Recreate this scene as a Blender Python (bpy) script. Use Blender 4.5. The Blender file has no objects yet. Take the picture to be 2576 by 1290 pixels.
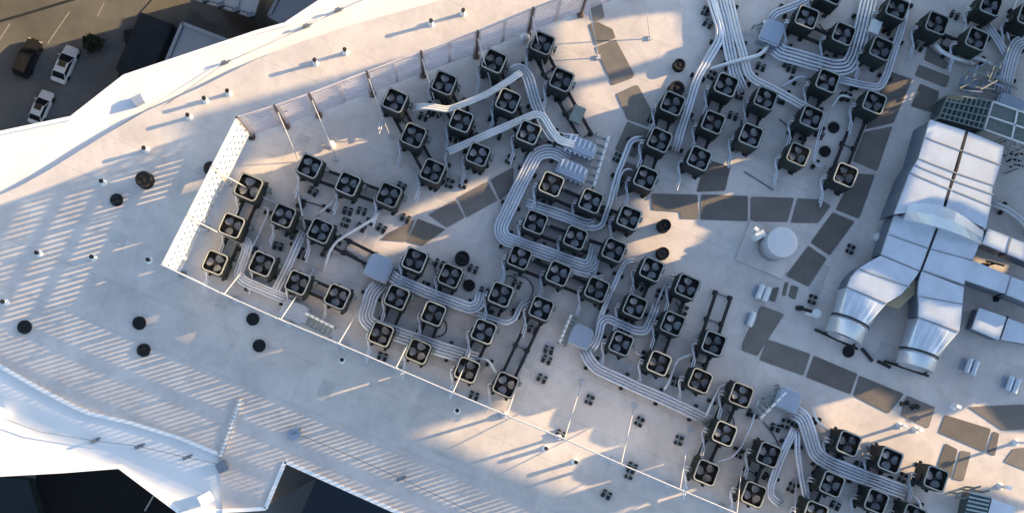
import bpy, bmesh, math, random
from mathutils import Vector, Matrix, geometry
random.seed(7)
C = bpy.context.scene.collection
# ------------------------------------------------------------------ camera
F = 2800.0; CX, CY = 1288.0, 645.0; NAD = (1150.0, 1000.0); H = 48.0; GZ = -85.0
_n = Vector((NAD[0]-CX, -(NAD[1]-CY), -F)).normalized()
UP = -_n
XW = (Vector((1,0,0)) - UP*UP.x).normalized(); YW = UP.cross(XW)
R = Matrix((XW, YW, UP))                       # camera space -> world
def P(px, py, z=0.0):
    d = R @ Vector(((px-CX)/F, -(py-CY)/F, -1.0))
    t = (z-H)/d.z
    return Vector((d.x*t, d.y*t, z))
cam = bpy.data.cameras.new('camera'); cam.sensor_width = 36; cam.lens = F/2576*36
cam.clip_end = 3000; cam.clip_start = 0.5
co = bpy.data.objects.new('camera', cam); C.objects.link(co)
co.matrix_world = Matrix.Translation((0,0,H)) @ R.to_4x4()
bpy.context.scene.camera = co
# ------------------------------------------------------------------ light
a, b = P(1800,500), P(800,790)
SH = Vector(((a-b).x, (a-b).y, 0)).normalized()      # horizontal direction towards the sun
EL = math.radians(15.5); TAN = math.tan(EL)
SN = Vector((-SH.y, SH.x, 0))                        # lateral axis
w = bpy.data.worlds.new('World'); bpy.context.scene.world = w; w.use_nodes = True
nt = w.node_tree; bg = nt.nodes['Background']
sky = nt.nodes.new('ShaderNodeTexSky'); sky.sky_type = 'NISHITA'; sky.sun_disc = False
sky.sun_elevation = EL; sky.sun_rotation = math.atan2(SH.x, SH.y)
sky.altitude = 100; sky.air_density = 1.0; sky.dust_density = 1.0
nt.links.new(sky.outputs[0], bg.inputs[0]); bg.inputs[1].default_value = 0.15
sl = bpy.data.lights.new('sun', 'SUN'); sl.energy = 5.0; sl.angle = math.radians(0.7); sl.color = (1.0, 0.70, 0.36)
so = bpy.data.objects.new('sun', sl); C.objects.link(so)
so.rotation_euler = (-(SH*math.cos(EL) + Vector((0,0,math.sin(EL))))).to_track_quat('-Z','Y').to_euler()
so.location = (30,10,40)
vs = bpy.context.scene.view_settings
vs.view_transform = 'Standard'; vs.look = 'None'; vs.gamma = 1; vs.exposure = 1.32
# ------------------------------------------------------------------ materials
MATS = {}
def mat(name, col, rough=0.7, metal=0.0, var=0.12, scale=2.0, bump=0.0, bscale=20.0, spec=0.3):
    m = bpy.data.materials.new(name); m.use_nodes = True; t = m.node_tree; p = t.nodes['Principled BSDF']
    p.inputs['Roughness'].default_value = rough; p.inputs['Metallic'].default_value = metal
    p.inputs['Specular IOR Level'].default_value = spec
    tc = t.nodes.new('ShaderNodeTexCoord')
    n1 = t.nodes.new('ShaderNodeTexNoise'); n1.inputs['Scale'].default_value = scale; n1.inputs['Detail'].default_value = 6; n1.inputs['Roughness'].default_value = 0.65
    t.links.new(tc.outputs['Object'], n1.inputs['Vector'])
    r = t.nodes.new('ShaderNodeValToRGB')
    lo = [c*(1-var) for c in col]; hi = [min(1, c*(1+var)) for c in col]
    r.color_ramp.elements[0].position = 0.3; r.color_ramp.elements[1].position = 0.7
    r.color_ramp.elements[0].color = (*lo,1); r.color_ramp.elements[1].color = (*hi,1)
    t.links.new(n1.outputs['Fac'], r.inputs['Fac']); t.links.new(r.outputs[0], p.inputs['Base Color'])
    if bump:
        n2 = t.nodes.new('ShaderNodeTexNoise'); n2.inputs['Scale'].default_value = bscale; n2.inputs['Detail'].default_value = 4
        t.links.new(tc.outputs['Object'], n2.inputs['Vector'])
        bn = t.nodes.new('ShaderNodeBump'); bn.inputs['Strength'].default_value = bump; bn.inputs['Distance'].default_value = 0.05
        t.links.new(n2.outputs['Fac'], bn.inputs['Height']); t.links.new(bn.outputs[0], p.inputs['Normal'])
    MATS[name] = m
    return m
M_deck = mat('deck_membrane', (.66,.592,.55), .75, 0, .10, .35, .08, 3)
# grime speckle and welded sheet seams on the membrane
t = M_deck.node_tree; p = t.nodes['Principled BSDF']; src = p.inputs['Base Color'].links[0].from_socket
tc = [n for n in t.nodes if n.type == 'TEX_COORD'][0]
mp = t.nodes.new('ShaderNodeMapping'); mp.inputs['Rotation'].default_value = (0,0,math.radians(22)); t.links.new(tc.outputs['Object'], mp.inputs['Vector'])
br = t.nodes.new('ShaderNodeTexBrick'); br.inputs['Scale'].default_value = 1; br.inputs['Brick Width'].default_value = 9; br.inputs['Row Height'].default_value = 1.9
br.inputs['Mortar Size'].default_value = .022; br.inputs['Mortar Smooth'].default_value = .3
br.inputs['Color1'].default_value = (1,1,1,1); br.inputs['Color2'].default_value = (.965,.965,.97,1); br.inputs['Mortar'].default_value = (.85,.85,.86,1)
t.links.new(mp.outputs[0], br.inputs['Vector'])
mx = t.nodes.new('ShaderNodeMixRGB'); mx.blend_type = 'MULTIPLY'; mx.inputs[0].default_value = 1
t.links.new(src, mx.inputs[1]); t.links.new(br.outputs['Color'], mx.inputs[2])
n3 = t.nodes.new('ShaderNodeTexNoise'); n3.inputs['Scale'].default_value = 2.3; n3.inputs['Detail'].default_value = 8
t.links.new(tc.outputs['Object'], n3.inputs['Vector'])
r3 = t.nodes.new('ShaderNodeValToRGB'); r3.color_ramp.elements[0].position = .28; r3.color_ramp.elements[1].position = .5
r3.color_ramp.elements[0].color = (.78,.77,.76,1); r3.color_ramp.elements[1].color = (1,1,1,1)
t.links.new(n3.outputs['Fac'], r3.inputs['Fac'])
mx2 = t.nodes.new('ShaderNodeMixRGB'); mx2.blend_type = 'MULTIPLY'; mx2.inputs[0].default_value = .4
t.links.new(mx.outputs[0], mx2.inputs[1]); t.links.new(r3.outputs[0], mx2.inputs[2]); t.links.new(mx2.outputs[0], p.inputs['Base Color'])
M_cope = mat('white_coping', (.74,.73,.73), .6, 0, .06, .5)
M_white = mat('white_panel', (.80,.80,.80), .55, 0, .04, 1)
M_rod = mat('white_rod', (.50,.50,.53), .4, 0, .04, 2)
M_pad = mat('walkway_pad', (.168,.150,.136), .9, 0, .16, 1.1, .35, 30)
M_house = mat('dark_housing', (.017,.022,.020), .5, 0, .25, 3)
M_rim = mat('rim_grey', (.30,.315,.31), .5, 0, .12, 4)
M_blade = mat('fan_blade', (.18,.18,.19), .32, 0.3, .15, 5)
M_well = mat('fan_well', (.018,.02,.022), .7, 0, .2, 3)
M_black = mat('black_steel', (.022,.022,.025), .6, 0, .3, 4)
M_rub = mat('black_rubber', (.025,.025,.027), .85, 0, .3, 6)
M_pipe = mat('pipe_jacket', (.68,.695,.75), .38, .20, .10, 3)
M_pipew = mat('white_pipe', (.72,.72,.72), .45, 0, .08, 3)
M_galv = mat('galvanised', (.56,.61,.68), .38, .55, .12, .9, .10, 1.6)
M_flange = mat('flange', (.26,.28,.31), .5, .6, .2, 3)
M_hood = mat('hood_metal', (.33,.38,.47), .5, .2, .08, 2)
M_rack = mat('green_steel', (.20,.235,.225), .6, .2, .25, 5)
M_tank = mat('tank_white', (.56,.56,.585), .5, 0, .05, 2)
M_tankb = mat('tank_body', (.34,.37,.42), .5, 0, .08, 2)
M_vent = mat('vent_black', (.010,.011,.013), .8, 0, .3, 6)
M_rust = mat('brown_vent', (.045,.034,.026), .7, .2, .35, 6)
M_asph = mat('asphalt', (.150,.150,.150), .9, 0, .28, .12, .1, 3)
M_pave = mat('pavement', (.15,.145,.135), .9, 0, .2, .2)
M_dark = mat('dark_roofing', (.030,.036,.045), .85, 0, .3, .2)
M_line = mat('road_paint', (.34,.34,.32), .8, 0, .15, .5)
M_roofg = mat('grey_roof', (.34,.36,.40), .8, 0, .10, .15)
M_roofw = mat('white_roof', (.62,.64,.67), .7, 0, .08, .2)
M_wallg = mat('grey_wall', (.20,.20,.21), .8, 0, .15, .2)
M_glass = mat('dark_glass', (.02,.025,.03), .1, 0, .2, .5, spec=.6)
M_carw = mat('car_white', (.74,.75,.77), .25, 0, .02, 1, spec=.5)
M_carb = mat('car_black', (.015,.016,.018), .18, 0, .1, 1, spec=.6)
M_cglass = mat('car_glass', (.008,.01,.013), .08, 0, .1, 1, spec=.6)
M_tyre = mat('tyre', (.015,.015,.015), .8, 0, .2, 3)
M_lampw = mat('headlamp', (.7,.7,.68), .15, 0, .05, 2, spec=.6)
M_leaf = mat('leaf', (.022,.032,.018), .8, 0, .5, .8)
M_bark = mat('bark', (.05,.04,.03), .9, 0, .3, 2)
M_dside_shade = mat('duct_side_shade', (.13,.16,.21), .5, .3, .2, 1)  # shade on the duct flanks, put into a darker colour
M_shade_screen = mat('shade_screen_panel', (.45,.46,.48), .7, .1, .12, .5)
M_cell = mat('coil_cell', (.055,.085,.095), .35, .2, .3, 3)
def vary(m, lo, hi):
    t = m.node_tree; p = t.nodes['Principled BSDF']; src = p.inputs['Base Color'].links[0].from_socket
    oi = t.nodes.new('ShaderNodeObjectInfo'); mr = t.nodes.new('ShaderNodeMapRange'); mr.inputs[3].default_value = lo; mr.inputs[4].default_value = hi
    t.links.new(oi.outputs['Random'], mr.inputs[0]); v = t.nodes.new('ShaderNodeVectorMath'); v.operation = 'SCALE'
    t.links.new(src, v.inputs[0]); t.links.new(mr.outputs[0], v.inputs['Scale']); t.links.new(v.outputs[0], p.inputs['Base Color'])
vary(M_house,.6,1.4); vary(M_rim,.72,1.12); vary(M_blade,.7,1.5); vary(M_pipe,.78,1.08); vary(M_pad,.85,1.2); vary(M_rub,.7,1.6)
n4 = M_deck.node_tree.nodes.new('ShaderNodeTexNoise'); n4.inputs['Scale'].default_value = .55; n4.inputs['Detail'].default_value = 10; n4.inputs['Roughness'].default_value = .7; n4.inputs['Distortion'].default_value = .6
t = M_deck.node_tree; p = t.nodes['Principled BSDF']; src = p.inputs['Base Color'].links[0].from_socket
t.links.new([n for n in t.nodes if n.type == 'TEX_COORD'][0].outputs['Object'], n4.inputs['Vector'])
r4 = t.nodes.new('ShaderNodeValToRGB'); r4.color_ramp.elements[0].position = .38; r4.color_ramp.elements[1].position = .60
r4.color_ramp.elements[0].color = (.84,.84,.85,1); r4.color_ramp.elements[1].color = (1,1,1,1); t.links.new(n4.outputs['Fac'], r4.inputs['Fac'])
mx4 = t.nodes.new('ShaderNodeMixRGB'); mx4.blend_type = 'MULTIPLY'; mx4.inputs[0].default_value = 1
t.links.new(src, mx4.inputs[1]); t.links.new(r4.outputs[0], mx4.inputs[2]); t.links.new(mx4.outputs[0], p.inputs['Base Color'])
# ------------------------------------------------------------------ mesh helpers
class MB:
    def __init__(s): s.v = []; s.f = []
    def add(s, vs, fs):
        o = len(s.v); s.v += [Vector(v) for v in vs]; s.f += [tuple(i+o for i in f) for f in fs]; return s
    def prism(s, top, zb):
        """top: world points (any z), walls straight down to zb"""
        n = len(top); top = [Vector(p) for p in top]
        if sum(top[i].x*top[(i+1)%n].y-top[(i+1)%n].x*top[i].y for i in range(n)) < 0: top.reverse()
        vs = top + [Vector((p.x,p.y,zb)) for p in top]
        fs = [tuple(range(n)), tuple(range(2*n-1, n-1, -1))]
        fs += [(i, i+n, (i+1)%n+n, (i+1)%n) for i in range(n)]
        return s.add(vs, fs)
    def loft(s, rings, cap=True):
        n = len(rings[0]); vs = [p for r in rings for p in r]; fs = []
        for k in range(len(rings)-1):
            for i in range(n): fs.append((k*n+i, k*n+(i+1)%n, (k+1)*n+(i+1)%n, (k+1)*n+i))
        if cap: fs += [tuple(range(n-1,-1,-1)), tuple((len(rings)-1)*n+i for i in range(n))]
        return s.add(vs, fs)
    def box(s, c, size, rz=0.0, m=None):
        x,y,z = [q/2 for q in size]; vs = [Vector((sx*x,sy*y,sz*z)) for sz in (-1,1) for sy in (-1,1) for sx in (-1,1)]
        q = m if m is not None else Matrix.Rotation(rz,3,'Z')
        return s.add([q@v+Vector(c) for v in vs], [(0,2,3,1),(4,5,7,6),(0,1,5,4),(2,6,7,3),(0,4,6,2),(1,3,7,5)])
    def bar(s, a, b, wd, ht):
        a, b = Vector(a), Vector(b); d = b-a; L = d.length
        if L < 1e-6: return s
        x = d/L; up = Vector((0,0,1)) if abs(x.z) < .95 else Vector((1,0,0))
        y = up.cross(x).normalized(); z = x.cross(y)
        return s.box((a+b)/2, (L,wd,ht), m=Matrix((x,y,z)).transposed())
    def tube(s, pts, r, n=8, cap=True):
        pts = [Vector(p) for p in pts]; rings = []; prev = None
        for i, p in enumerate(pts):
            d = (pts[min(i+1,len(pts)-1)] - pts[max(i-1,0)]).normalized()
            up = Vector((0,0,1)) if abs(d.z) < .95 else Vector((1,0,0))
            x = up.cross(d).normalized()
            if prev is not None and x.dot(prev) < 0: x = -x
            prev = x
            y = d.cross(x)
            rr = r[i] if isinstance(r, (list,tuple)) else r
            rings.append([p + x*math.cos(2*math.pi*k/n)*rr + y*math.sin(2*math.pi*k/n)*rr for k in range(n)])
        return s.loft(rings, cap)
    def lathe(s, c, prof, n=20):
        c = Vector(c)
        rings = [[c+Vector((math.cos(2*math.pi*k/n)*r, math.sin(2*math.pi*k/n)*r, z)) for k in range(n)] for r, z in prof]
        return s.loft(rings)
    def build(s, name, m, parent=None, origin=None, smooth=False):
        me = bpy.data.meshes.new(name)
        if origin is None:
            if parent is not None: origin = Vector(parent.location)
            else:
                lo = [min(v[i] for v in s.v) for i in range(3)]; hi = [max(v[i] for v in s.v) for i in range(3)]
                origin = Vector(((lo[0]+hi[0])/2, (lo[1]+hi[1])/2, lo[2]))
        me.from_pydata([tuple(v-origin) for v in s.v], [], s.f)
        bm = bmesh.new(); bm.from_mesh(me); bmesh.ops.recalc_face_normals(bm, faces=bm.faces); bm.to_mesh(me); bm.free()
        if smooth:
            for pl in me.polygons: pl.use_smooth = len(pl.vertices) == 4
        me.materials.append(m)
        o = bpy.data.objects.new(name, me); C.objects.link(o)
        if parent is not None: o.parent = parent
        else: o.location = origin
        return o
def tag(o, label, cat, group=None, kind=None):
    if label: o['label'] = label
    if cat: o['category'] = cat
    if group: o['group'] = group
    if kind: o['kind'] = kind
    return o
def empty(name, loc, label=None, cat=None, group=None):
    o = bpy.data.objects.new(name, None); C.objects.link(o); o.location = loc; o.empty_display_size = .2
    return tag(o, label, cat, group)
def copy_tree(o, parent=None):
    c = o.copy(); C.objects.link(c)
    if parent is not None: c.parent = parent
    for ch in list(o.children): copy_tree(ch, c)
    return c
def rsq(h, r, n=4):
    """rounded square outline, half width h, corner radius r"""
    out = []
    for q,(sx,sy) in enumerate(((1,1),(-1,1),(-1,-1),(1,-1))):
        for k in range(n+1):
            an = math.pi/2*q + math.pi/2*k/n
            out.append(Vector((sx*(h-r)+math.cos(an)*r, sy*(h-r)+math.sin(an)*r, 0)))
    return out
def smooth_px(pts, rad=14, n=4):
    """round the corners of a pixel polyline"""
    pts = [Vector((p[0],p[1])) for p in pts]; out = [pts[0]]
    for i in range(1, len(pts)-1):
        p0, p1, p2 = pts[i-1], pts[i], pts[i+1]
        d0, d2 = p0-p1, p2-p1; r = min(rad, d0.length*.45, d2.length*.45)
        aa, bb = p1+d0.normalized()*r, p1+d2.normalized()*r
        for k in range(n+1):
            u = k/n; out.append(aa*(1-u)**2 + p1*2*u*(1-u) + bb*u*u)
    out.append(pts[-1]); return out
def offset(pts, d):
    out = []
    for i, p in enumerate(pts):
        t = (pts[min(i+1,len(pts)-1)]-pts[max(i-1,0)])
        if t.length < 1e-6: t = Vector((1,0))
        t.normalize(); out.append(p + Vector((-t.y, t.x))*d)
    return out
ORD = ['first','second','third','fourth','fifth','sixth','seventh','eighth','ninth','tenth','eleventh','twelfth']
_d = P(1487,505)-P(1387,463); ROTD = math.atan2(_d.y,_d.x)
# ------------------------------------------------------------------ the tower roof
SL = [(-260,600),(-120,545),(50,468),(123,428),(267,338),(367,280),(500,222),(645,150),(745,110),(870,68),(1080,10),(1240,-45)]
OUT = [(-260,385),(-120,360),(0,335),(180,297),(313,193),(645,82),(718,62),(812,0),(900,-62),(1000,-130),(1120,-200),(1200,-250)]
BL = [(-260,790),(-120,850),(0,920),(95,975),(190,1025),(228,1040),(330,1063),(450,1100),(548,1140)]
BO = [(-260,1205),(-120,1200),(-40,1196),(0,1193),(160,1184),(300,1173),(360,1218),(453,1288),(560,1284)]
tower = empty('office_tower', P(1150,700,0), 'tall building under the camera with its pale membrane roof and white sloped edges', 'building')
deckpx = SL + [(1500,-130),(2900,-420),(3000,1500),(1600,1560),(1001,1288),(717,1160),(668,1278),(620,1281)] + [(560,1284)] + BL[::-1]
mb = MB(); pts = [P(x,y) for x,y in deckpx]
tri = geometry.tessellate_polygon([pts])
n = len(pts)
mb.v = pts + [Vector((p.x,p.y,-.45)) for p in pts]
mb.f = [tuple(t_) for t_ in tri] + [(i,(i+1)%n,(i+1)%n+n,i+n) for i in range(n)]
deck = mb.build('roof_deck', M_deck, tower)
M_patch = mat('membrane_patch', (.52,.485,.46), .8, 0, .14, 1.2, .1, 6)
rp = random.Random(11)
for (x, y) in ((690,600),(900,440),(930,610),(1010,400),(1130,470),(1080,830),(1160,870),(1330,890),(1500,800),(1560,930),(1700,860),(1880,860),(1950,470),(1960,330),(2010,300),(1740,230),(1580,180),(2180,470),(2060,700),(2400,900),(2230,880),(1850,1180),(1990,1260),(1250,640),(760,360),(560,760),(820,980),(300,600),(1130,1130)):
    a_ = ROTD+rp.choice((0,1.57)); w_, l_ = .35+rp.random()*.5, .4+rp.random()*1.0; m_ = MB(); m_.box(P(x,y,.003), (w_,l_,.006), a_); m_.build('membrane_patch', M_patch, tower)
def strip(name, inn, out, zi, zo, m, zlow):
    mb = MB(); k = len(inn)
    A_ = [P(x,y,zi) for x,y in inn]; B_ = [P(x,y,zo) for x,y in out]
    A2 = [Vector((p.x,p.y,zlow)) for p in A_]; B2 = [Vector((p.x,p.y,zlow)) for p in B_]
    rings = [[A_[i],B_[i],B2[i],A2[i]] for i in range(k)]
    mb.loft(rings); return mb.build(name, m, tower)
strip('coping', SL, OUT, -.42, .05, M_cope, -.9)
strip('coping', BL, BO, -.03, -.08, M_cope, -.8)
# cap rail along the outer edges
for E, z in ((OUT, .02), (BO, -.08), ([(560,1284),(620,1281),(668,1278),(717,1160),(1001,1288),(1250,1400)], 0.0)):
    mb = MB(); q = [P(x,y,z+.04) for x,y in E]
    for i in range(len(q)-1): mb.bar(q[i], q[i+1], .16, .10)
    mb.build('edge_cap', M_white, tower)
mb = MB(); q = [P(x,y,.06) for x,y in BL]
for i in range(len(q)-1): mb.bar(q[i], q[i+1], .14, .16)
mb.build('ridge_cap', M_white, tower)
# facade below the roof outline
mb = MB(); fo = OUT + [(1500,-260),(2900,-420),(3000,1500),(1600,1560),(1001,1288),(717,1160),(668,1278)] + BO[::-1]
q = [P(x,y,-.45) for x,y in fo]
cen = P(1150,650,-.45); q = [p + (cen-p).normalized()*.12 for p in q]
n = len(q); mb.v = q + [Vector((p.x,p.y,GZ)) for p in q]; mb.f = [(i,(i+1)%n,(i+1)%n+n,i+n) for i in range(n)]
mb.build('facade', M_glass, tower)
# ------------------------------------------------------------------ plant screen walls
S_LOW = [(1.45,1.94),(2.18,2.62),(2.84,3.14)]
S_LEFT = [(.80,1.16),(1.32,1.70),(1.86,2.22),(2.40,2.78)]
S_TOP = [(.60+.27*k,.80+.27*k) for k in range(10)]
def screen(name, px, label, panels, brace_len, brace_side, hgt=3.45, low=.75, rail=True, slit_w=.10, pitch=.27, SLITS=S_LOW, pm=None, stag=False, postm=None, th=.04):
    pts = [P(x,y) for x,y in px]
    root = empty(name, pts[0], label, 'screen wall')
    side = brace_side
    for i, p in enumerate(pts):
        m = MB(); m.box(p+Vector((0,0,hgt/2)), (.09,.09,hgt), math.atan2((pts[1]-pts[0]).y,(pts[1]-pts[0]).x))
        m.box(p+Vector((0,0,.02)), (.26,.26,.04)); m.lathe(p, [(.16,.04),(.14,.16),(.08,.20)], 10)
        m.build('post', postm or M_rod, root)
        j = min(i, len(pts)-2); d = (pts[j+1]-pts[j]).normalized(); nrm = Vector((-d.y,d.x,0))*side
        if brace_len and 0 < i:
            aa = p + nrm*brace_len + Vector((0,0,.05)); bb = p + nrm*.05 + Vector((0,0,2.6))
            m = MB(); m.tube([aa, bb], .022, 8); m.box(aa, (.2,.2,.05)); m.build('brace', M_rod, root)
    for i in range(len(pts)-1):
        a, b = pts[i], pts[i+1]; d = (b-a); L = d.length; d /= L
        s0, s1 = .07, L-.07
        if i in panels:
            m = MB(); zs = [low] + [z for sl_ in SLITS for z in sl_] + [hgt-.05]
            for k in range(0, len(zs), 2):
                m.bar(a+d*s0+Vector((0,0,(zs[k]+zs[k+1])/2)), a+d*s1+Vector((0,0,(zs[k]+zs[k+1])/2)), th, zs[k+1]-zs[k])
            ns = max(1, int((s1-s0)/pitch)); st = (s1-s0)/ns
            for k0, (z0, z1) in enumerate(SLITS):
                for k in range(ns+1):
                    ph = (k + (.5 if stag and k0 % 2 else .0))*st
                    wd = st-slit_w
                    lo_ = max(s0, s0+ph-wd/2); hi_ = min(s1, s0+ph+wd/2)
                    if hi_-lo_ > .01: m.bar(a+d*lo_+Vector((0,0,(z0+z1)/2)), a+d*hi_+Vector((0,0,(z0+z1)/2)), th, z1-z0)
            m.build('panel', pm or M_white, root)
        if rail:
            m = MB(); m.tube([a+d*.05+Vector((0,0,hgt+.02)), b-d*.05+Vector((0,0,hgt+.02))], .03, 8); m.build('top_rail', pm or M_rod, root)
    return root
def seg(p0, p1, n): return [(p0[0]+(p1[0]-p0[0])*i/n, p0[1]+(p1[1]-p0[1])*i/n) for i in range(n+1)]
LEFT = seg((634,345),(460,690),3)
LOWER = [(460,690)] + [(595,755),(730,815),(868,872),(1004,930),(1140,988),(1268,1042),(1405,1098),(1540,1158),(1680,1218),(1815,1275),(1950,1333)]
TOPW = [(634,345),(722,318),(803,290),(938,238),(1065,190),(1198,142),(1328,88),(1460,38),(1590,-10)]
screen('screen_wall', LEFT, 'sunlit white slotted screen wall at the left end of the plant area', range(3), 2.3, 1, low=.62, SLITS=S_LEFT, stag=True, slit_w=.135, th=.06)
screen('screen_wall', LOWER, 'long white slotted screen wall along the lower edge of the condenser rows', range(0,11), 2.5, 1, low=1.08, hgt=3.48, slit_w=.105)
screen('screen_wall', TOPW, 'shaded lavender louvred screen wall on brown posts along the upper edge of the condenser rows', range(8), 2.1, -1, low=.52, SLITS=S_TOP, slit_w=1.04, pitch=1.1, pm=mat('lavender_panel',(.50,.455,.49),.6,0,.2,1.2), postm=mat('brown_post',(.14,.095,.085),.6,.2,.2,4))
# ------------------------------------------------------------------ added unseen screen east of the picture, its openings cut to shape the sunlight
T = max((P(2576,y)-Vector((0,0,0))).dot(SH) for y in (-60,0,400,1290)) + 2.2
def onwall(px, py, z=0.0):
    p = P(px,py,z); return (p.dot(SN), z + (T-p.dot(SH))*TAN)
def at_wall(s, z, off=0.0): return SH*(T+off) + SN*s + Vector((0,0,z))
HOLES = []
def hole(pts, z=0.0): HOLES.append([onwall(x,y,z) for x,y in pts])
# gaps, as where their light lands
hole([(1395,65),(1440,42),(1520,55),(1600,40),(1690,33),(1708,45),(1710,75),(1722,100),(1715,125),(1625,155),(1500,195),(1448,205),(1400,150)])
hole([(1455,222),(1520,209),(1700,166),(1698,190),(1640,245),(1570,274),(1475,300),(1445,255)])
hole([(2180,318),(2225,262),(2300,232),(2296,250),(2244,296),(2190,330)])
hole([(2215,222),(2262,200),(2296,206),(2262,222),(2220,238)])
hole([(1600,505),(1650,483),(1700,486),(1722,500),(1762,492),(1868,476),(1830,497),(1822,540),(1815,560),(1780,580),(1750,615),(1735,630),(1720,660),(1672,675),(1640,655),(1590,640),(1570,600),(1600,560),(1615,525)])
hole([(1262,1000),(1330,975),(1355,1005),(1440,1020),(1470,1050),(1560,1055),(1548,1155),(1545,1205),(1470,1262),(1340,1208),(1040,1085),(1235,1035)])
hole([(2051,1023),(2144,999),(2184,977),(2234,1000),(2238,1040),(2264,1050),(2338,1030),(2364,1050),(2398,1042),(2484,995),(2470,1025),(2524,1086),(2620,1090),(2620,1280),(2531,1250),(2481,1225),(2381,1245),(2264,1190),(2171,1143),(2081,1097)])
hole([(360,795),(425,785),(405,822)]); hole([(460,838),(535,815),(515,852),(548,872),(500,855)])
hole([(640,915),(690,885),(790,855),(795,866),(715,895),(662,932)])
hole([(715,946),(780,932),(766,974)]); hole([(812,992),(860,970),(1005,936),(1008,948),(895,985),(872,1020)])
hole([(925,1042),(990,1028),(966,1058)])
hole([(308,692),(420,664),(424,676),(312,704)])
hole([(405,505),(432,462),(540,420),(520,462),(450,486)])
hole([(830,345),(960,305),(978,346),(840,390),(815,372)]); hole([(600,420),(830,352),(845,388),(700,432),(595,455)])
hole([(690,325),(650,360),(720,340)])
hole([(965,605),(1005,540),(1140,478),(1255,440),(1235,470),(1120,515),(1095,548),(1060,612),(1010,630),(940,645),(870,605)])
hole([(1058,620),(1175,566),(1190,576),(1080,625)])
hole([(1000,440),(1105,402),(1110,420),(1010,455)])
hole([(2035,345),(2092,336),(2075,372),(2040,372)]); hole([(1780,425),(1880,385),(1885,398),(1800,432)])
hole([(1580,1196),(1720,1150),(1728,1163),(1600,1206)]); hole([(1545,1290),(1640,1253),(1830,1203),(1833,1217),(1660,1270),(1570,1304)])
hole([(2440,645),(2535,668),(2525,690),(2448,668)])
# light on the duct tops
hole([(2345,310),(2520,372),(2495,470),(2488,545),(2420,510),(2340,495),(2270,515),(2300,430)], 2.3)
hole([(2482,575),(2576,612),(2576,655),(2478,612)], 1.6)
hole([(2150,690),(2185,678),(2255,715),(2262,735),(2232,758),(2136,722)], 1.7); hole([(2136,728),(2226,766),(2178,818),(2140,800)], 1.5)
hole([(2318,752),(2360,770),(2418,775),(2410,828),(2316,795)], 1.7); hole([(2315,805),(2392,836),(2355,895),(2330,880)], 1.5)
hole([(2466,778),(2530,800),(2512,850),(2448,824)], 1.0)
# wall outline: its top follows the foot of the lit screens
top = [onwall(634,345,.85), onwall(460,690,1.0)] + [onwall(x,y,1.28) for x,y in LOWER[1:6]]
s_n = onwall(1000,150)[0]; s_s = onwall(1900,1500)[0]
outer = [(s_n+6,-.5),(s_n+6, top[0][1]),(top[0][0], top[0][1])] 
outer = [(s_n,-.5),(s_n, top[0][1])] + top
last = outer[-1]
# south of the panels the bays are open: keep the top just high enough for the deck in front
for x,y,z in ((1268,1042,1.5),(1540,1158,1.5),(1815,1275,1.2),(1950,1333,.9)): outer.append(onwall(x,y,z))
outer.append((s_s, outer[-1][1])); outer.append((s_s,-.5))
V2 = []; E2 = []
def loop(pts):
    o = len(V2)
    for p_ in pts: V2.append(Vector(p_))
    for i in range(len(pts)): E2.append((o+i, o+(i+1)%len(pts)))
loop(outer)
for h_ in HOLES: loop(h_)
res = geometry.delaunay_2d_cdt(V2, E2, [], 0, 1e-5)
def inside(pt, poly):
    c = False; j = len(poly)-1
    for i in range(len(poly)):
        xi, yi = poly[i]; xj, yj = poly[j]
        if (yi > pt[1]) != (yj > pt[1]) and pt[0] < (xj-xi)*(pt[1]-yi)/(yj-yi)+xi: c = not c
        j = i
    return c
keep = []
for f in res[2]:
    cc = sum((res[0][i] for i in f), Vector((0,0)))/len(f)
    if inside(cc, outer) and not any(inside(cc, h_) for h_ in HOLES): keep.append(f)
mb = MB()
mb.v = [at_wall(v.x, v.y) for v in res[0]] + [at_wall(v.x, v.y, .10) for v in res[0]]
nv = len(res[0]); cnt = {}
for f in keep:
    mb.f.append(tuple(f)); mb.f.append(tuple(i+nv for i in reversed(f)))
    for i in range(len(f)):
        e = (f[i], f[(i+1)%len(f)]); k = tuple(sorted(e)); cnt.setdefault(k, []).append(e)
for k, e in cnt.items():
    if len(e) == 1: i, j = e[0]; mb.f.append((j, i, i+nv, j+nv))
tag(mb.build('added_shade_screen', M_shade_screen), 'tall grey added shade screen with openings cut for sun patches, right of the roof', 'screen wall')
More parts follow.
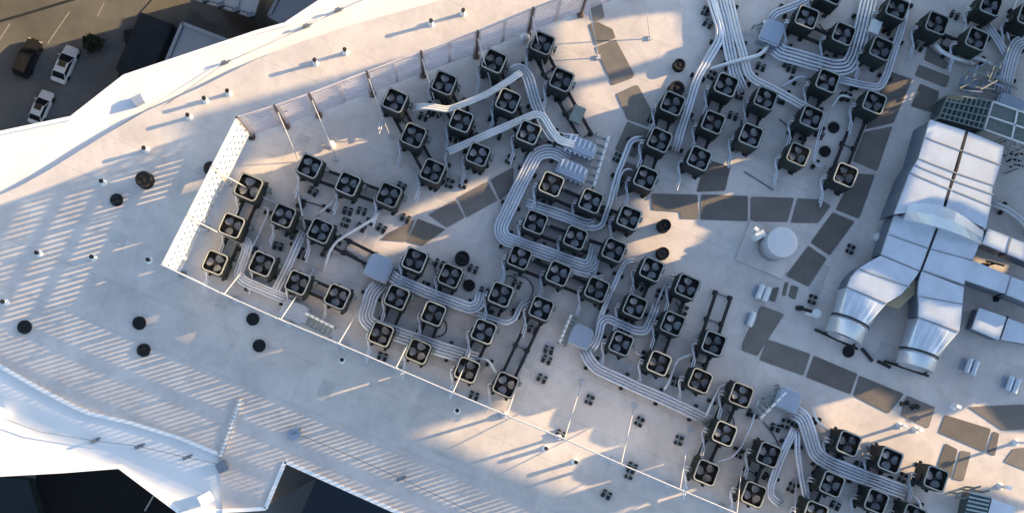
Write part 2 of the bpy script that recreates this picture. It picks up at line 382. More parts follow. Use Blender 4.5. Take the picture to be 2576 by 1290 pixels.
# ------------------------------------------------------------------ walkway pads
PADS = {
 'strip of walkway pads running down from the top screen wall': [
  [(1480,-12),(1510,-10),(1521,45),(1497,54),(1488,48)], [(1482,62),(1500,54),(1541,74),(1549,96),(1498,114)],
  [(1498,119),(1549,100),(1596,188),(1590,197),(1541,215)], [(1551,236),(1600,214),(1607,218),(1642,285),(1640,300),(1628,318),(1578,300)],
  [(1578,306),(1632,328),(1598,398),(1547,376)], [(1568,404),(1609,420),(1592,480),(1541,500)]],
 'level row of walkway pads above the white tank': [
  [(1640,487),(1755,490),(1757,551),(1713,550),(1711,533),(1641,528)], [(1764,489),(1881,493),(1881,556),(1762,552)],
  [(1889,495),(1998,498),(1981,558),(1888,556)], [(2006,499),(2064,502),(2090,518),(2058,561),(1989,560)]],
 'column of walkway pads beside the silver ducts': [
  [(2234,178),(2295,200),(2248,309),(2177,326)], [(2175,332),(2245,318),(2207,430),(2146,405)], [(2150,436),(2201,440),(2161,550),(2102,527)],
  [(2095,534),(2150,557),(2088,642),(2039,610)], [(2034,618),(2080,650),(2034,721),(1977,693)]],
 'curve of walkway pads below the white tank': [
  [(1915,768),(1973,790),(1905,895),(1866,880),(1868,862)], [(1931,853),(2039,890),(2021,944),(1911,905)], [(2048,894),(2157,940),(2139,991),(2028,948)],
  [(2162,944),(2274,990),(2236,1039),(2146,994)], [(2281,994),(2353,1024),(2336,1076),(2266,1044)], [(2378,1043),(2493,1078),(2477,1136),(2362,1087)],
  [(2436,1023),(2600,1016),(2600,1078),(2524,1082)], [(2500,1084),(2514,1090),(2503,1146),(2482,1137)], [(2550,1128),(2600,1122),(2600,1190),(2526,1160)]],
 'pair of walkway pads beside the lowest right condenser': [[(2379,1114),(2410,1130),(2391,1202),(2359,1170)], [(2418,1132),(2443,1137),(2424,1209),(2396,1203)]],
 'trio of small brown pads below the white tank': [[(1941,726),(1961,721),(1950,760),(1936,755)], [(1974,711),(1984,709),(1976,745),(1967,742)], [(1991,716),(2009,722),(2000,754),(1983,745)]],
 'trio of green grey pads left of the steel platform': [[(2335,114),(2387,160),(2380,176),(2325,151)], [(2312,163),(2390,193),(2380,221),(2302,190)], [(2315,211),(2363,230),(2353,286),(2292,267)]],
 'slanting strip of walkway pads in the middle of the roof': [
  [(978,586),(1043,552),(1022,608),(958,603)], [(1051,550),(1121,577),(1062,618),(1024,608)], [(1077,540),(1145,503),(1169,547),(1125,572)],
  [(1151,497),(1226,457),(1252,504),(1173,547)], [(1234,452),(1292,420),(1290,474),(1257,504)]],
}
def rounded(pts, r=.07):
    out = []; n = len(pts)
    for i in range(n):
        p0, p1, p2 = pts[i-1], pts[i], pts[(i+1)%n]; d0, d2 = p0-p1, p2-p1
        q = min(r, d0.length*.4, d2.length*.4); A_, B_ = p1+d0.normalized()*q, p1+d2.normalized()*q
        for u in (0,.33,.67,1): out.append(A_*(1-u)**2+p1*2*u*(1-u)+B_*u*u)
    return out
for desc, L in PADS.items():
    for i, poly in enumerate(L):
        m = MB(); m.prism(rounded([P(x,y,.03) for x,y in poly]), .004)
        tag(m.build('walkway_pad', M_pad), ('%s dark pad, %s' % (ORD[i], desc)), 'walkway pad', 'dark walkway pads on the roof')
m = MB(); m.prism(rounded([P(x,y,.02) for x,y in [(1776,400),(1838,420),(1824,480),(1752,483)]]), .004)
tag(m.build('walkway_pad', M_pad), 'lone dark pad above the level row of pads, under a condenser', 'walkway pad', 'dark walkway pads on the roof')
# ------------------------------------------------------------------ condenser units
ROT = (P(1487,505)-P(1387,463)); ROT = math.atan2(ROT.y, ROT.x)
UZ = 1.65; UH = .465
proto = empty('condenser_unit', (0,0,0)); proto['category'] = 'condenser'; proto['group'] = 'rooftop condenser units'
def ring(h, r, z): return [v+Vector((0,0,z)) for v in rsq(h, r)]
m = MB(); rg = [ring(UH-.01,.09,.34)]
z = .36
while z < 1.36:                                    # louvred sides
    rg += [ring(UH,.09,z), ring(UH,.09,z+.03), ring(UH-.025,.09,z+.035), ring(UH-.025,.09,z+.05)]; z += .055
rg += [ring(UH,.12,1.40), ring(UH,.14,1.47), ring(UH-.05,.12,1.47), ring(UH-.07,.14,1.14)]
m.loft(rg); m.build('housing', M_house, proto)
m = MB(); m.loft([ring(UH-.09,.12,1.15), ring(UH-.09,.12,1.16)]); m.build('fan_well', M_well, proto)
m = MB(); rr = []
for zz, o in ((1.472,.008),(1.50,.0),(1.505,-.02),(1.50,-.045),(1.472,-.05)): rr.append(ring(UH-.015+o, .16+o, zz))
rr.append(rr[0]); m.loft(rr, cap=False); m.build('top_rim', M_rim, proto)
fan = MB()
for k in range(3):
    an = 2*math.pi*k/3
    A_ = Matrix.Rotation(an,3,'Z'); vs = []
    prof = [(.08,-.07,.07),(.17,-.15,.15),(.28,-.19,.17),(.36,-.15,.11)]
    for (rad, y0, y1) in prof:
        for (yy, zz) in ((y0,-.035),((y0+y1)/2,.005),(y1,.05)): vs.append(A_@Vector((rad, yy, 1.31+zz*1.2)))
    fs = [(i*3+j, i*3+j+1, i*3+j+4, i*3+j+3) for i in range(3) for j in range(2)]
    o_ = len(vs); vs += [v-Vector((0,0,.008)) for v in vs]
    fs += [tuple(i+o_ for i in reversed(f)) for f in fs]
    fan.add(vs, fs)
fan_o = fan.build('fan', M_blade, proto)
hub = MB(); hub.lathe((0,0,1.22), [(.075,0),(.085,.04),(.085,.12),(.05,.15)], 12); hub.build('hub', M_black, fan_o, origin=Vector((0,0,0)))
m = MB()
for rad in (.10,.19,.28,.37): m.tube([Vector((math.cos(k*math.pi/9)*rad, math.sin(k*math.pi/9)*rad, 1.475)) for k in range(19)], .004, 5)
for k in range(4): an = k*math.pi/4+.2; m.tube([(math.cos(an)*.40,math.sin(an)*.40,1.468),(-math.cos(an)*.40,-math.sin(an)*.40,1.468)], .004, 5)
m.build('fan_guard', M_black, proto)
m = MB()
for s in (-1,1): m.box((s*.31,0,.30), (.12,1.14,.09))
m.build('base_frame', M_black, proto)
for sx in (-1,1):
    for sy in (-1,1):
        m = MB(); m.box((sx*.30,sy*.40,.13),(.06,.06,.26)); m.box((sx*.30,sy*.40,.015),(.16,.16,.03)); m.build('leg', M_black, proto)
m = MB(); m.box((-UH-.03,-.15,1.0),(.06,.30,.42)); m.build('service_panel', M_house, proto)
for k in range(2):
    m = MB(); y_ = -.05-.14*k; m.tube([(-UH,y_,.62+.1*k),(-UH-.12,y_,.62+.1*k),(-UH-.17,y_,.55),(-UH-.17,y_-.03,.42),(-UH-.08,y_-.25,.33),(-UH+.10+.1*k,y_-.62,.33),(-UH+.14+.1*k,y_-1.15,.33)],.036,7); m.build('refrigerant_line', M_pipe, proto)
m = MB(); m.box((UH+.10,.28,.62),(.12,.20,.30)); m.bar((UH+.10,.28,.02),(UH+.10,.28,.5),.05,.05); m.build('disconnect_box', M_rack, proto)
ROWS = [  # landmark text, units from first to last
 ('column of two beside the top screen wall', [(1365,108),(1413,200)]),
 ('slanting row of three right of the lattice end screen', [(778,417),(875,462),(978,490)]),
 ('column of three nearest the sunlit left screen', [(624,470),(582,567),(540,660)]),
 ('pair on rails behind the sunlit left screen', [(712,542),(805,580)]),
 ('row of three above the scalloped lower screen', [(658,663),(748,710),(848,745)]),
 ('upper left column of three below the top screen', [(993,252),(1040,340),(1088,430)]),
 ('upper middle column of three under the white pipes', [(1117,208),(1160,303),(1203,388)]),
 ('upper right column of three inside the pipe bend', [(1243,153),(1278,253),(1330,333)]),
 ('top row of three enclosed by the pipe bundle loop', [(1387,463),(1487,505),(1583,547)]),
 ('middle row of three enclosed by the pipe bundle loop', [(1347,558),(1448,597),(1545,628)]),
 ('bottom row of three under the pipe bundle loop', [(1307,647),(1405,687),(1502,727)]),
 ('left column of three beside the blue grey hood', [(1043,653),(998,747),(958,840)]),
 ('central column of three beside the blue grey hood', [(1133,693),(1090,788),(1052,883)]),
 ('right column of three beside the round vents', [(1260,740),(1217,833),(1175,930)]),
 ('column of two at the ends of long black rails', [(1362,775),(1272,967)]),
 ('column of three left of the sunlit vent patch', [(1640,677),(1598,770),(1563,863)]),
 ('second column of three below the sunlit vent patch', [(1730,720),(1693,813),(1658,913)]),
 ('column of two on the long bare rails', [(1797,863),(1762,957)]),
 ('column of three left of the pipe trunk', [(1693,260),(1660,352),(1625,447)]),
 ('column of three right of the pipe trunk', [(1828,213),(1795,307),(1760,398)]),
 ('column of two between the pipe trunk and black vents', [(1927,247),(1890,340)]),
 ('column of three left of the black vents', [(2083,203),(2043,295),(2009,388)]),
 ('column of two beside the walkway by the ducts', [(2201,257),(2128,440)]),
 ('column of three below the lower pipe bundle', [(1865,993),(1823,1090),(1778,1188)]),
 ('column of two right of the lower screen end', [(1935,1143),(1897,1243)]),
 ('column of three under the lower right pipe bundle', [(2136,1115),(2094,1217),(2052,1292)]),
 ('column of two along the lower right pipe bundle', [(2241,1157),(2206,1260)]),
 ('single unit at the lower right by two pads', [(2356,1203)]),
 ('row of three above the top right pipe bundle', [(2031,43),(2124,85),(2219,122)]),
 ('single unit at the top edge above the white box', [(2259,20)]),
 ('pair at the top right above the steel platform', [(2359,58),(2459,98)]),
 ('single unit cut by the top edge at right', [(2495,12)]),
 ('single unit cut by the top edge, left of the white box', [(2095,-18)]),
 ('single shaded unit in the top right corner', [(2590,40)]),
 ('single dark unit cut by the bottom right edge', [(2300,1300)]),
]
first = True
for desc, us in ROWS:
    for i, (x, y) in enumerate(us):
        o = proto if first else copy_tree(proto); first = False
        p_ = P(x, y, UZ); o.location = (p_.x, p_.y, 0)
        o.rotation_euler = (0,0,ROT + random.uniform(-.02,.02))
        sc_ = 1.12 if (x,y) == (624,470) else random.uniform(.98,1.03)
        o.scale = (sc_, sc_, 1.1)
        for ch in o.children:
            if ch.name.split('.')[0] == 'fan': ch.rotation_euler = (0,0,random.uniform(0,6.28))
        vert = abs(us[0][1]-us[-1][1]) > abs(us[0][0]-us[-1][0])
        if len(us) == 1: o['label'] = 'dark condenser, ' + desc
        else: o['label'] = '%s condenser from %s, %s' % (ORD[i], 'top' if vert else 'left', desc)
# ------------------------------------------------------------------ support rails under rows
def rails(x0, y0, x1, y1, label, ext0=.45, ext1=.45, gap=.28, zc=.21, cross=True):
    a, b = P(x0,y0,UZ), P(x1,y1,UZ); a.z = b.z = zc; d = (b-a).normalized(); n = Vector((-d.y,d.x,0))
    a, b = a-d*ext0, b+d*ext1
    root = empty('support_rails', (a.x,a.y,0), label, 'support rails', 'black steel rails carrying the condensers')
    for s in (-1,1):
        m = MB(); m.bar(a+n*gap*s, b+n*gap*s, .13, .12); m.build('rail', M_black, root)
    k = max(2, int((b-a).length/1.6))
    for i in range(k+1):
        c = a+(b-a)*(i/k*.94+.03)
        m = MB(); m.bar(c-n*(gap+.12)+Vector((0,0,-.12)), c+n*(gap+.12)+Vector((0,0,-.12)), .035, .04)
        for s in (-1,1): m.box(c+n*gap*s+Vector((0,0,-.17)), (.20,.20,.08), math.atan2(d.y,d.x))
        m.build('crosspiece', M_rub, root)
for desc, us in ROWS:
    if len(us) > 1: rails(*us[0], *us[-1], 'black steel rails under the ' + desc)
rails(1413,200,1482,322,'black rails with a green box at their bare end, below the top right pair',.3,.1)
rails(805,580,925,640,'brown sunlit rails reaching the blue grey hood, past the left pair',.3,.2)
rails(1832,758,1797,863,'two long bare black rails standing out above the right hand condensers',.5,.2, gap=.34)
m = MB(); a = P(1452,290,.4); m.box(a,(.5,.7,.3),ROT); m.box(a+Vector((0,0,.17)),(.54,.74,.03),ROT)
tag(m.build('junction_box', M_rack), 'green metal box lying between the bare ends of black rails', 'box')
# ------------------------------------------------------------------ pipe bundles
def bundle(pts, n, label, sp=8.0, r=.060, z=.38, m_=None, rad=16, supports=True):
    sm = smooth_px(pts, rad)
    p0 = P(pts[0][0], pts[0][1], 0)
    root = empty('pipe_bundle' if n > 1 else 'pipe', (p0.x,p0.y,0), label, 'pipes' if n > 1 else 'pipe')
    for k in range(n):
        o = (k-(n-1)/2)*sp
        px = offset(sm, o); zz = z + random.uniform(-.015,.015)
        q = [P(v.x, v.y, zz) for v in px]
        # fittings drop towards the deck at both free ends
        q = [Vector((q[0].x,q[0].y,zz-.12))] + q[1:-1] + [Vector((q[-1].x,q[-1].y,zz-.14))]
        m = MB(); m.tube(q, r, 8); m.build('pipe', m_ or M_pipe, root, smooth=True)
    if supports:
        L = 0; nxt = 40
        for i in range(len(sm)-1):
            d = (sm[i+1]-sm[i]).length
            while L+d > nxt:
                c = sm[i].lerp(sm[i+1], (nxt-L)/d); t_ = (sm[i+1]-sm[i]).normalized(); nn = Vector((-t_.y,t_.x))*(n*sp/2+3)
                m = MB(); a_, b_ = P(*(c-nn), z-r-.05), P(*(c+nn), z-r-.05); m.bar(a_, b_, .07, .05)
                for e in (a_, b_): m.box((e.x,e.y,(z-r-.08)/2), (.14,.14,z-r-.08), ROT)
                m.build('support', M_rub, root); nxt += 95
            L += d
    return root
B = bundle
B([(1785,-20),(1812,75),(1810,102),(1757,190),(1735,260),(1712,330),(1700,378)],3,'three silver pipes bending down left from the top pipe trunk')
B([(1803,-20),(1824,70),(1838,140),(1850,190),(1872,230)],4,'four blue grey pipes in the middle of the top pipe trunk')
B([(1832,-20),(1850,70),(1868,130),(1882,188),(1905,207),(1945,225),(1990,250),(2040,278),(2075,292)],3,'three white pipes bending right from the top pipe trunk', m_=M_pipew)
B([(1790,172),(1850,155),(1915,138),(1935,112)],1,'thick pale pipe crossing over the top pipe trunk',r=.085,z=.55,m_=M_pipew)
B([(1950,118),(1962,132),(2030,152),(2100,172),(2135,168),(2150,140),(2167,80),(2192,-20)],5,'wide curving pipe bundle leaving the top right hood',sp=9,rad=22)
B([(2110,198),(2160,212),(2212,222),(2228,195),(2245,140),(2268,70),(2288,-20)],3,'three pipes turning up to the top edge beside the walkway',sp=7)
B([(1940,48),(1952,33),(2010,12),(2065,-15)],3,'short pale pipe tray rising from the top right hood to the edge',sp=7)
B([(1962,220),(2012,193),(2040,197)],1,'single pale pipe reaching a condenser in the upper right rows',r=.07)
B([(2095,268),(2111,238),(2150,247)],1,'single white pipe hooked round left of the ducts walkway',r=.06,m_=M_pipew)
B([(2078,282),(2058,345),(2046,412),(2080,420)],2,'two thin pipes running past the black round vents',sp=5,r=.03)
B([(1040,270),(1075,267),(1128,277),(1225,238),(1290,197),(1312,180)],3,'upper white pipe run crossing the condensers below the top screen',sp=5.5,m_=M_pipew,z=.95)
B([(1272,190),(1308,172),(1326,190),(1346,255),(1362,300),(1388,343),(1415,350),(1455,352)],4,'four pipes bending from the upper white run to the pleated hood')
B([(1128,380),(1250,328),(1345,287),(1366,292),(1385,325),(1408,356),(1445,362)],3,'lower thick white pipe run joining the pleated hood',sp=6.5,m_=M_pipew,z=.95)
B([(1128,378),(1118,395),(1125,425)],1,'white pipe hooked down at the end of the lower white run',r=.05,m_=M_pipew)
B([(1432,402),(1388,378),(1350,386),(1332,420),(1292,500),(1258,575),(1268,600),(1330,622),(1420,654),(1478,674),(1492,655),(1502,615)],5,'long pipe bundle looping round the left of three condenser rows',sp=7.5,rad=20)
B([(1330,520),(1400,545),(1488,577),(1515,568),(1532,515),(1556,432),(1588,352),(1622,347)],2,'two pipes bent between the loop rows and the upper column')
B([(1325,508),(1400,533),(1478,562),(1500,556)],3,'short straight pipe run between the top and middle loop rows')
B([(1548,500),(1562,440),(1575,424),(1595,428)],1,'single bent pipe beside the column left of the trunk',r=.05)
B([(1380,660),(1450,685),(1500,700),(1522,695)],2,'two pipes above the bottom loop row',sp=7)
B([(978,688),(1002,705),(1090,742),(1185,776),(1205,765),(1212,735)],4,'four pipes leaving the flat blue hood to the right')
B([(1185,783),(1275,812),(1296,800),(1310,765),(1340,752)],2,'two pipes continuing from the flat blue hood to the long rails')
B([(958,712),(935,738),(918,798),(935,818),(1000,840),(1105,876),(1200,905)],5,'five pipes bending down from the flat blue hood')
B([(1195,902),(1228,903),(1245,935),(1258,945)],1,'white pipe end hooked beside the lowest middle condenser',r=.06,m_=M_pipew)
B([(762,582),(735,645),(700,718),(690,735)],3,'three pipes slanting down beside the left condenser pair')
B([(748,475),(756,520),(766,575)],1,'single thin pipe above the left condenser pair',r=.045)
B([(645,511),(676,526),(672,545),(640,610),(600,690)],1,'single bent pipe between the left screen columns',r=.05)
B([(602,604),(624,612),(618,640),(598,688),(612,706),(680,735),(735,757)],4,'four pipes curving along the scalloped lower screen',sp=7)
B([(850,497),(820,522),(798,543)],1,'pale pipe between the slanting row and the left pair',r=.055)
B([(955,527),(945,547),(845,607),(830,630),(812,682)],1,'sunlit white pipe bending past the brown rails',r=.07,m_=M_pipew)
B([(1488,878),(1505,852),(1513,808),(1530,800),(1600,832),(1625,832),(1638,802),(1652,765)],3,'three pipes looping above the lower middle hood')
B([(1650,770),(1668,725),(1684,690),(1700,694)],1,'single pipe rising between the two lower columns',r=.05)
B([(1505,815),(1530,748),(1552,700),(1572,657),(1600,655)],2,'two pipes rising from the lower middle hood',sp=7)
B([(1470,878),(1482,905),(1502,927),(1600,972),(1700,1016),(1788,1060)],4,'four pipes running down right from the lower middle hood')
B([(1670,983),(1684,958),(1703,903),(1757,885)],1,'pale branch pipe reaching the bare rails column',r=.055)
B([(1777,1047),(1788,1018),(1812,970),(1830,968)],1,'white branch pipe at the end of the four pipe run',r=.055,m_=M_pipew)
B([(1593,867),(1603,890),(1625,894)],1,'short hooked pipe between the two lower columns',r=.05)
B([(1910,1007),(1890,1067),(1863,1127),(1840,1150),(1793,1163)],1,'thin pipe slanting down beside the column below the bundle',r=.05)
B([(1998,1035),(2022,1050),(2036,1090),(2052,1142),(2088,1166),(2180,1202),(2292,1243)],5,'five pipe bundle curving through the lower right condensers')
B([(2288,1242),(2312,1258),(2322,1300)],1,'single pipe end hooked down at the lower right',r=.06,m_=M_pipew)
B([(2000,1078),(1982,1112),(1958,1165),(1937,1225),(1940,1250),(1966,1268)],3,'three pipes bending left below the lower right hood',sp=7)
B([(2008,1085),(2005,1130),(2016,1200),(2028,1258),(2055,1280),(2095,1300)],2,'two pipes running straight down below the lower right hood')
B([(2043,1022),(2054,1058),(2088,1086)],1,'sunlit pipe bending to the first lower right condenser',r=.055,m_=M_pipew)
B([(2351,106),(2365,128),(2401,147),(2456,160)],1,'thick pale pipe below the top right pair',r=.10,m_=M_pipew)
B([(2435,142),(2463,148),(2528,174)],1,'straight white pipe by the top right steel platform',r=.09,m_=M_pipew)
B([(2480,55),(2508,98),(2542,150)],3,'three lavender pipes slanting in the top right corner',sp=7)
B([(2600,100),(2560,108),(2548,135),(2533,190),(2528,235)],5,'five pipes bending down into the right edge hood',sp=7.5)
B([(2565,-10),(2532,83),(2543,104)],1,'long thin pipe standing off in the top right corner',r=.05)
B([(2488,508),(2530,524),(2560,545),(2600,585)],2,'two white pipes curving off right of the silver ducts',sp=9,r=.07,m_=M_pipew)
# ------------------------------------------------------------------ pipe hoods and sleeve racks
def hood(cx, cy, w_, l_, h_, label, rz=None, sleeves=None, pleat=0, corner=None):
    p_ = P(cx, cy, h_); p_.z = 0; rz = ROT if rz is None else rz
    w_ *= .9; l_ *= .9; root = empty('pipe_hood', p_, label, 'pipe hood'); q = Matrix.Rotation(rz,3,'Z')
    m = MB(); o = [Vector((-w_/2,-l_/2,0)),Vector((w_/2,-l_/2,0)),Vector((w_/2,l_/2*.7,0)),Vector((w_/2*.6,l_/2,0)),Vector((-w_/2*.7,l_/2,0)),Vector((-w_/2,l_/2*.6,0))]
    m.loft([[q@(v*1.0)+p_ for v in o],[q@v+p_+Vector((0,0,h_*.8)) for v in o],[q@(v*.95)+p_+Vector((0,0,h_)) for v in o]])
    m.build('casing', M_hood, root)
    m = MB()
    for k, v in enumerate(o):
        a_, b_ = q@v+p_+Vector((0,0,h_*.80)), q@o[(k+1)%6]+p_+Vector((0,0,h_*.80)); d=(b_-a_).normalized(); m.bar(a_+d*.02,b_-d*.02,.05,.05)
    m.build('drip_edge', M_pipew, root)
    if pleat:
        for k in range(pleat):
            x = -w_/2+(k+.5)*w_/pleat
            m = MB(); m.tube([q@Vector((x,-l_/2*1.25,h_*.72))+p_, q@Vector((x,0,h_+.02))+p_, q@Vector((x,l_/2*.8,h_+.02))+p_], .045, 8); m.build('pleat', M_pipe, root)
    return root
def sleeves(x0, y0, x1, y1, n, label, depth=.45, h_=.62, side=1):
    a_, b_ = P(x0,y0,h_), P(x1,y1,h_); d = (b_-a_); L = d.length; d /= L; nn = Vector((-d.y,d.x,0))*side
    root = empty('sleeve_rack', (a_.x,a_.y,0), label, 'pipe rack')
    m = MB()
    for s in (0, 1):
        for k in range(3):
            c = a_.lerp(b_, k/2)+nn*depth*s; m.bar((c.x,c.y,.0),(c.x,c.y,h_-.08),.05,.05)
        m.bar((a_+nn*depth*s)*1-Vector((0,0,.10)), (b_+nn*depth*s)-Vector((0,0,.10)), .06,.05)
    for k in range(7):
        c = a_.lerp(b_, (k+.5)/7)-Vector((0,0,.14)); m.bar(c, c+nn*depth, .11, .03)
    m.build('frame', M_rack, root)
    for k in range(n):
        c = a_.lerp(b_, (k+.5)/n)
        m = MB(); m.tube([c-d*L/n*.42, c+d*L/n*.42], .065, 8); m.build('sleeve', M_pipew, root)
hood(953,672,1.15,1.15,.75,'flat blue grey pipe hood in the middle left of the roof')
hood(742,782,1.25,.8,.6,'blue grey pipe hood beside the scalloped lower screen')
hood(1462,366,1.5,.75,.8,'upper half of the pleated pipe hood in the roof centre', rz=ROT, pleat=6)
hood(1440,428,1.45,.8,.8,'lower half of the pleated pipe hood in the roof centre', rz=ROT, pleat=6)
hood(1462,845,1.05,1.0,.6,'pale pipe hood above the sunlit strip in the lower middle')
hood(1985,1005,1.1,1.0,.65,'blue grey pipe hood at the lower right')
hood(1945,78,1.0,1.15,.8,'blue grey pipe hood at the upper right')
hood(2545,262,1.3,.9,.7,'pale pipe hood at the right edge beside the steel platform')
sleeves(768,786,841,823,6,'green rack with white sleeves by the scalloped lower screen',side=-1)
sleeves(1437,790,1407,862,6,'white sleeve rack left of the pale lower middle hood',depth=.3,side=1)
sleeves(1532,342,1493,470,8,'tall rack with white sleeves right of the pleated hood',depth=.55,side=-1)
sleeves(1978,985,1912,1052,5,'green rack with pale sleeves left of the lower right hood',depth=.4,side=-1)
sleeves(1921,52,1950,110,5,'rack with white sleeves left of the upper right hood',depth=.4,side=-1)
# ------------------------------------------------------------------ round vents
VENTS = [
 (1710,162,.26,.35,0,'black round vent alone right of the sunlit pad strip'),(1704,222,.34,.55,0,'large black vent above the column left of the trunk'),
 (360,450,.34,.5,1,'brown vent on the shaded roof left of the lattice screen'),(292,502,.27,.3,0,'black vent below the brown vent at left'),
 (60,822,.29,.3,0,'black vent nearest the left edge'),(349,812,.28,.3,0,'upper of two close black vents at lower left'),
 (360,880,.28,.3,0,'lower of two close black vents at lower left'),(635,802,.27,.3,0,'upper black vent below the scalloped screen'),
 (651,869,.27,.3,0,'lower black vent below the scalloped screen'),(529,423,.30,.4,1,'brown vent behind the top of the lattice screen'),
 (1163,648,.30,.5,0,'upper black vent right of the blue hood columns'),(1180,717,.26,.3,0,'lower black vent right of the blue hood columns'),
 (2099,320,.25,.3,0,'upper of two black vents near the ducts walkway'),(2077,380,.25,.3,0,'lower of two black vents near the ducts walkway'),
 (1673,566,.27,.55,0,'dark vent casting shade in the sunlit patch'),(1669,636,.26,.4,1,'brown ringed vent at the foot of the sunlit patch'),
 (2136,884,.25,.3,0,'black vent half under the left duct mouth'),(830,362,.2,.35,2,'white ball vent beside a brace of the top screen'),(1322,92,.22,.4,2,'cream ball vent beside the top pair of condensers'),
 (2212,595,.22,.5,2,'white dome vent left of the shaded silver duct')]
for x,y,r_,h_,k,lab in VENTS:
    if h_ == .3: h_ = .12; r_ *= .95
    p_ = P(x,y,h_); p_.z = 0; root = empty('roof_vent', p_, lab, 'roof vent', 'round roof vents')
    m = MB(); m.lathe(p_, [(r_*1.08,.0),(r_*1.06,.02),(r_*.98,.04),(r_*.96,h_*.8)] if k < 2 else [(r_*1.2,0),(r_*.5,.06),(r_*.45,h_*.4)], 24); m.build('curb', M_vent if k < 2 else M_rod, root, smooth=False)
    m = MB()
    if k < 2: m.lathe(p_, [(r_*1.0,h_*.78),(r_*1.04,h_*.86),(r_*1.0,h_),(r_*.80,h_),(r_*.74,h_*.9),(r_*.5,h_*.86),(r_*.18,h_*.95)], 24)
    else: m.lathe(p_, [(r_*.4,h_*.3),(r_*.9,h_*.45),(r_,h_*.7),(r_*.8,h_*.95),(r_*.4,h_*1.08),(.02,h_*1.12)], 20)
    m.build('cap', (M_vent, M_rust, M_tank)[k], root, smooth=(k==2))
# small white vent pipes with long shadows
PIPES = [(1165,36,.55,'upper right of a pair on the sunlit upper roof'),(1085,62,.55,'lower left of a pair on the sunlit upper roof'),(870,134,.55,'upper right of the middle pair above the top screen'),
 (795,160,.55,'lower left of the middle pair above the top screen'),(577,236,.5,'upper right of a pair near the lattice screen corner'),(519,254,.5,'lower left of a pair near the lattice screen corner'),
 (478,296,.5,'alone left of the lattice screen corner'),(369,378,.5,'alone on the shade edge at upper left'),(237,648,.4,'right one in the shaded slotted light at left'),(100,638,.4,'left one in the shaded slotted light'),
 (15,760,.4,'at the left picture edge'),(376,655,.3,'left of the short light bar'),(262,460,.45,'above the black vent at upper left'),(861,905,.25,'below the lower screen near its brace'),(1372,1126,.55,'left of two on the sunlit strip outside the lower screen'),(1446,1160,.55,'right of two on the sunlit strip outside the lower screen'),(1150,1032,.25,'outside the lower screen before the sunlit gap')]
for x,y,h_,lab in PIPES:
    p_ = P(x,y); root = empty('vent_pipe', p_, 'small white vent pipe, ' + lab, 'vent pipe', 'small vent pipes on the roof edge')
    m = MB(); m.lathe(p_, [(.15,0),(.13,.02),(.085,.10),(.075,h_),(.05,h_),(.045,h_-.05)], 12); m.build('stack', M_white, root)
    m = MB(); m.lathe(p_, [(.09,h_-.10),(.09,h_+.02),(.05,h_+.03)], 12); m.build('collar', M_rub, root)
# ------------------------------------------------------------------ support blocks
BLK = [(700,620),(730,590),(820,640),(870,560),(1010,470),(1020,550),(1140,350),(1190,340),(1240,300),(1330,400),(1000,690),(1070,720),(1150,760),(1230,790),(1300,790),(1340,830),(1520,760),(1610,720),(1660,740),(1620,930),(1700,960),(1720,780),(1640,300),(1720,420),(1790,190),(1860,240),(1960,250),(1990,330),(2060,340),(2120,170),(2170,120),(2230,80),(2310,120),(2400,40),(1890,1040),(1860,1140),(1930,1200),(2160,1170),(2110,1160),(2270,1200),(788,483),(758,512),(875,532),(910,532),(908,573),(960,575),(1165,463),(1132,463),(760,643),(1105,663),(1190,677),(1217,733),(1065,295),(1098,287),(1283,403),
 (962,897),(1192,995),(1363,952),(1483,1005),(1608,1060),(1707,1107),(1410,1092),(1590,1173),(1583,1192),(1525,1243),(1913,170),(1843,293),(1553,397),(2138,627),(2043,753),
 (1300,715),(1380,880),(1375,905),(1950,1075),(1975,1065),(1990,1225),(2100,1270),(2010,1290),(2000,1060),(1990,175),(2150,215),(2130,245),(1775,30),(1780,62),(2020,345)]
pr = None; bl = []
for i, (x,y) in enumerate(BLK):
    nearest = min(((math.hypot(u[0]-x,u[1]-y), d) for d, us in ROWS for u in us))[1]
    bl.append((nearest, x, y))
cnt = {}
for d, x, y in bl: cnt.setdefault(d, []).append((x,y))
for d, x, y in bl:
    p_ = P(x,y)
    if pr is None:
        pr = empty('support_block', p_); q = pr
        for s in (-1,1):
            m = MB(); m.box(p_+Vector((s*.13,0,.06)),(.14,.34,.12)); m.box(p_+Vector((s*.13,0,.14)),(.10,.30,.04)); m.build('foot', M_rub, pr)
        m = MB(); m.bar(p_+Vector((-.2,.05,.18)), p_+Vector((.2,.05,.18)), .05,.04); m.build('strut', M_rack, pr)
    else: q = copy_tree(pr)
    q.location = p_; q.rotation_euler = (0,0,ROT+random.choice((0,math.pi/2))+random.uniform(-.15,.15))
    k = cnt[d]; pos = '' if len(k) == 1 else (ORD[sorted(k).index((x,y))] + ' from left ')
    tag(q, 'support block, %snear %s' % (pos, d), 'support block', 'black rubber support blocks')
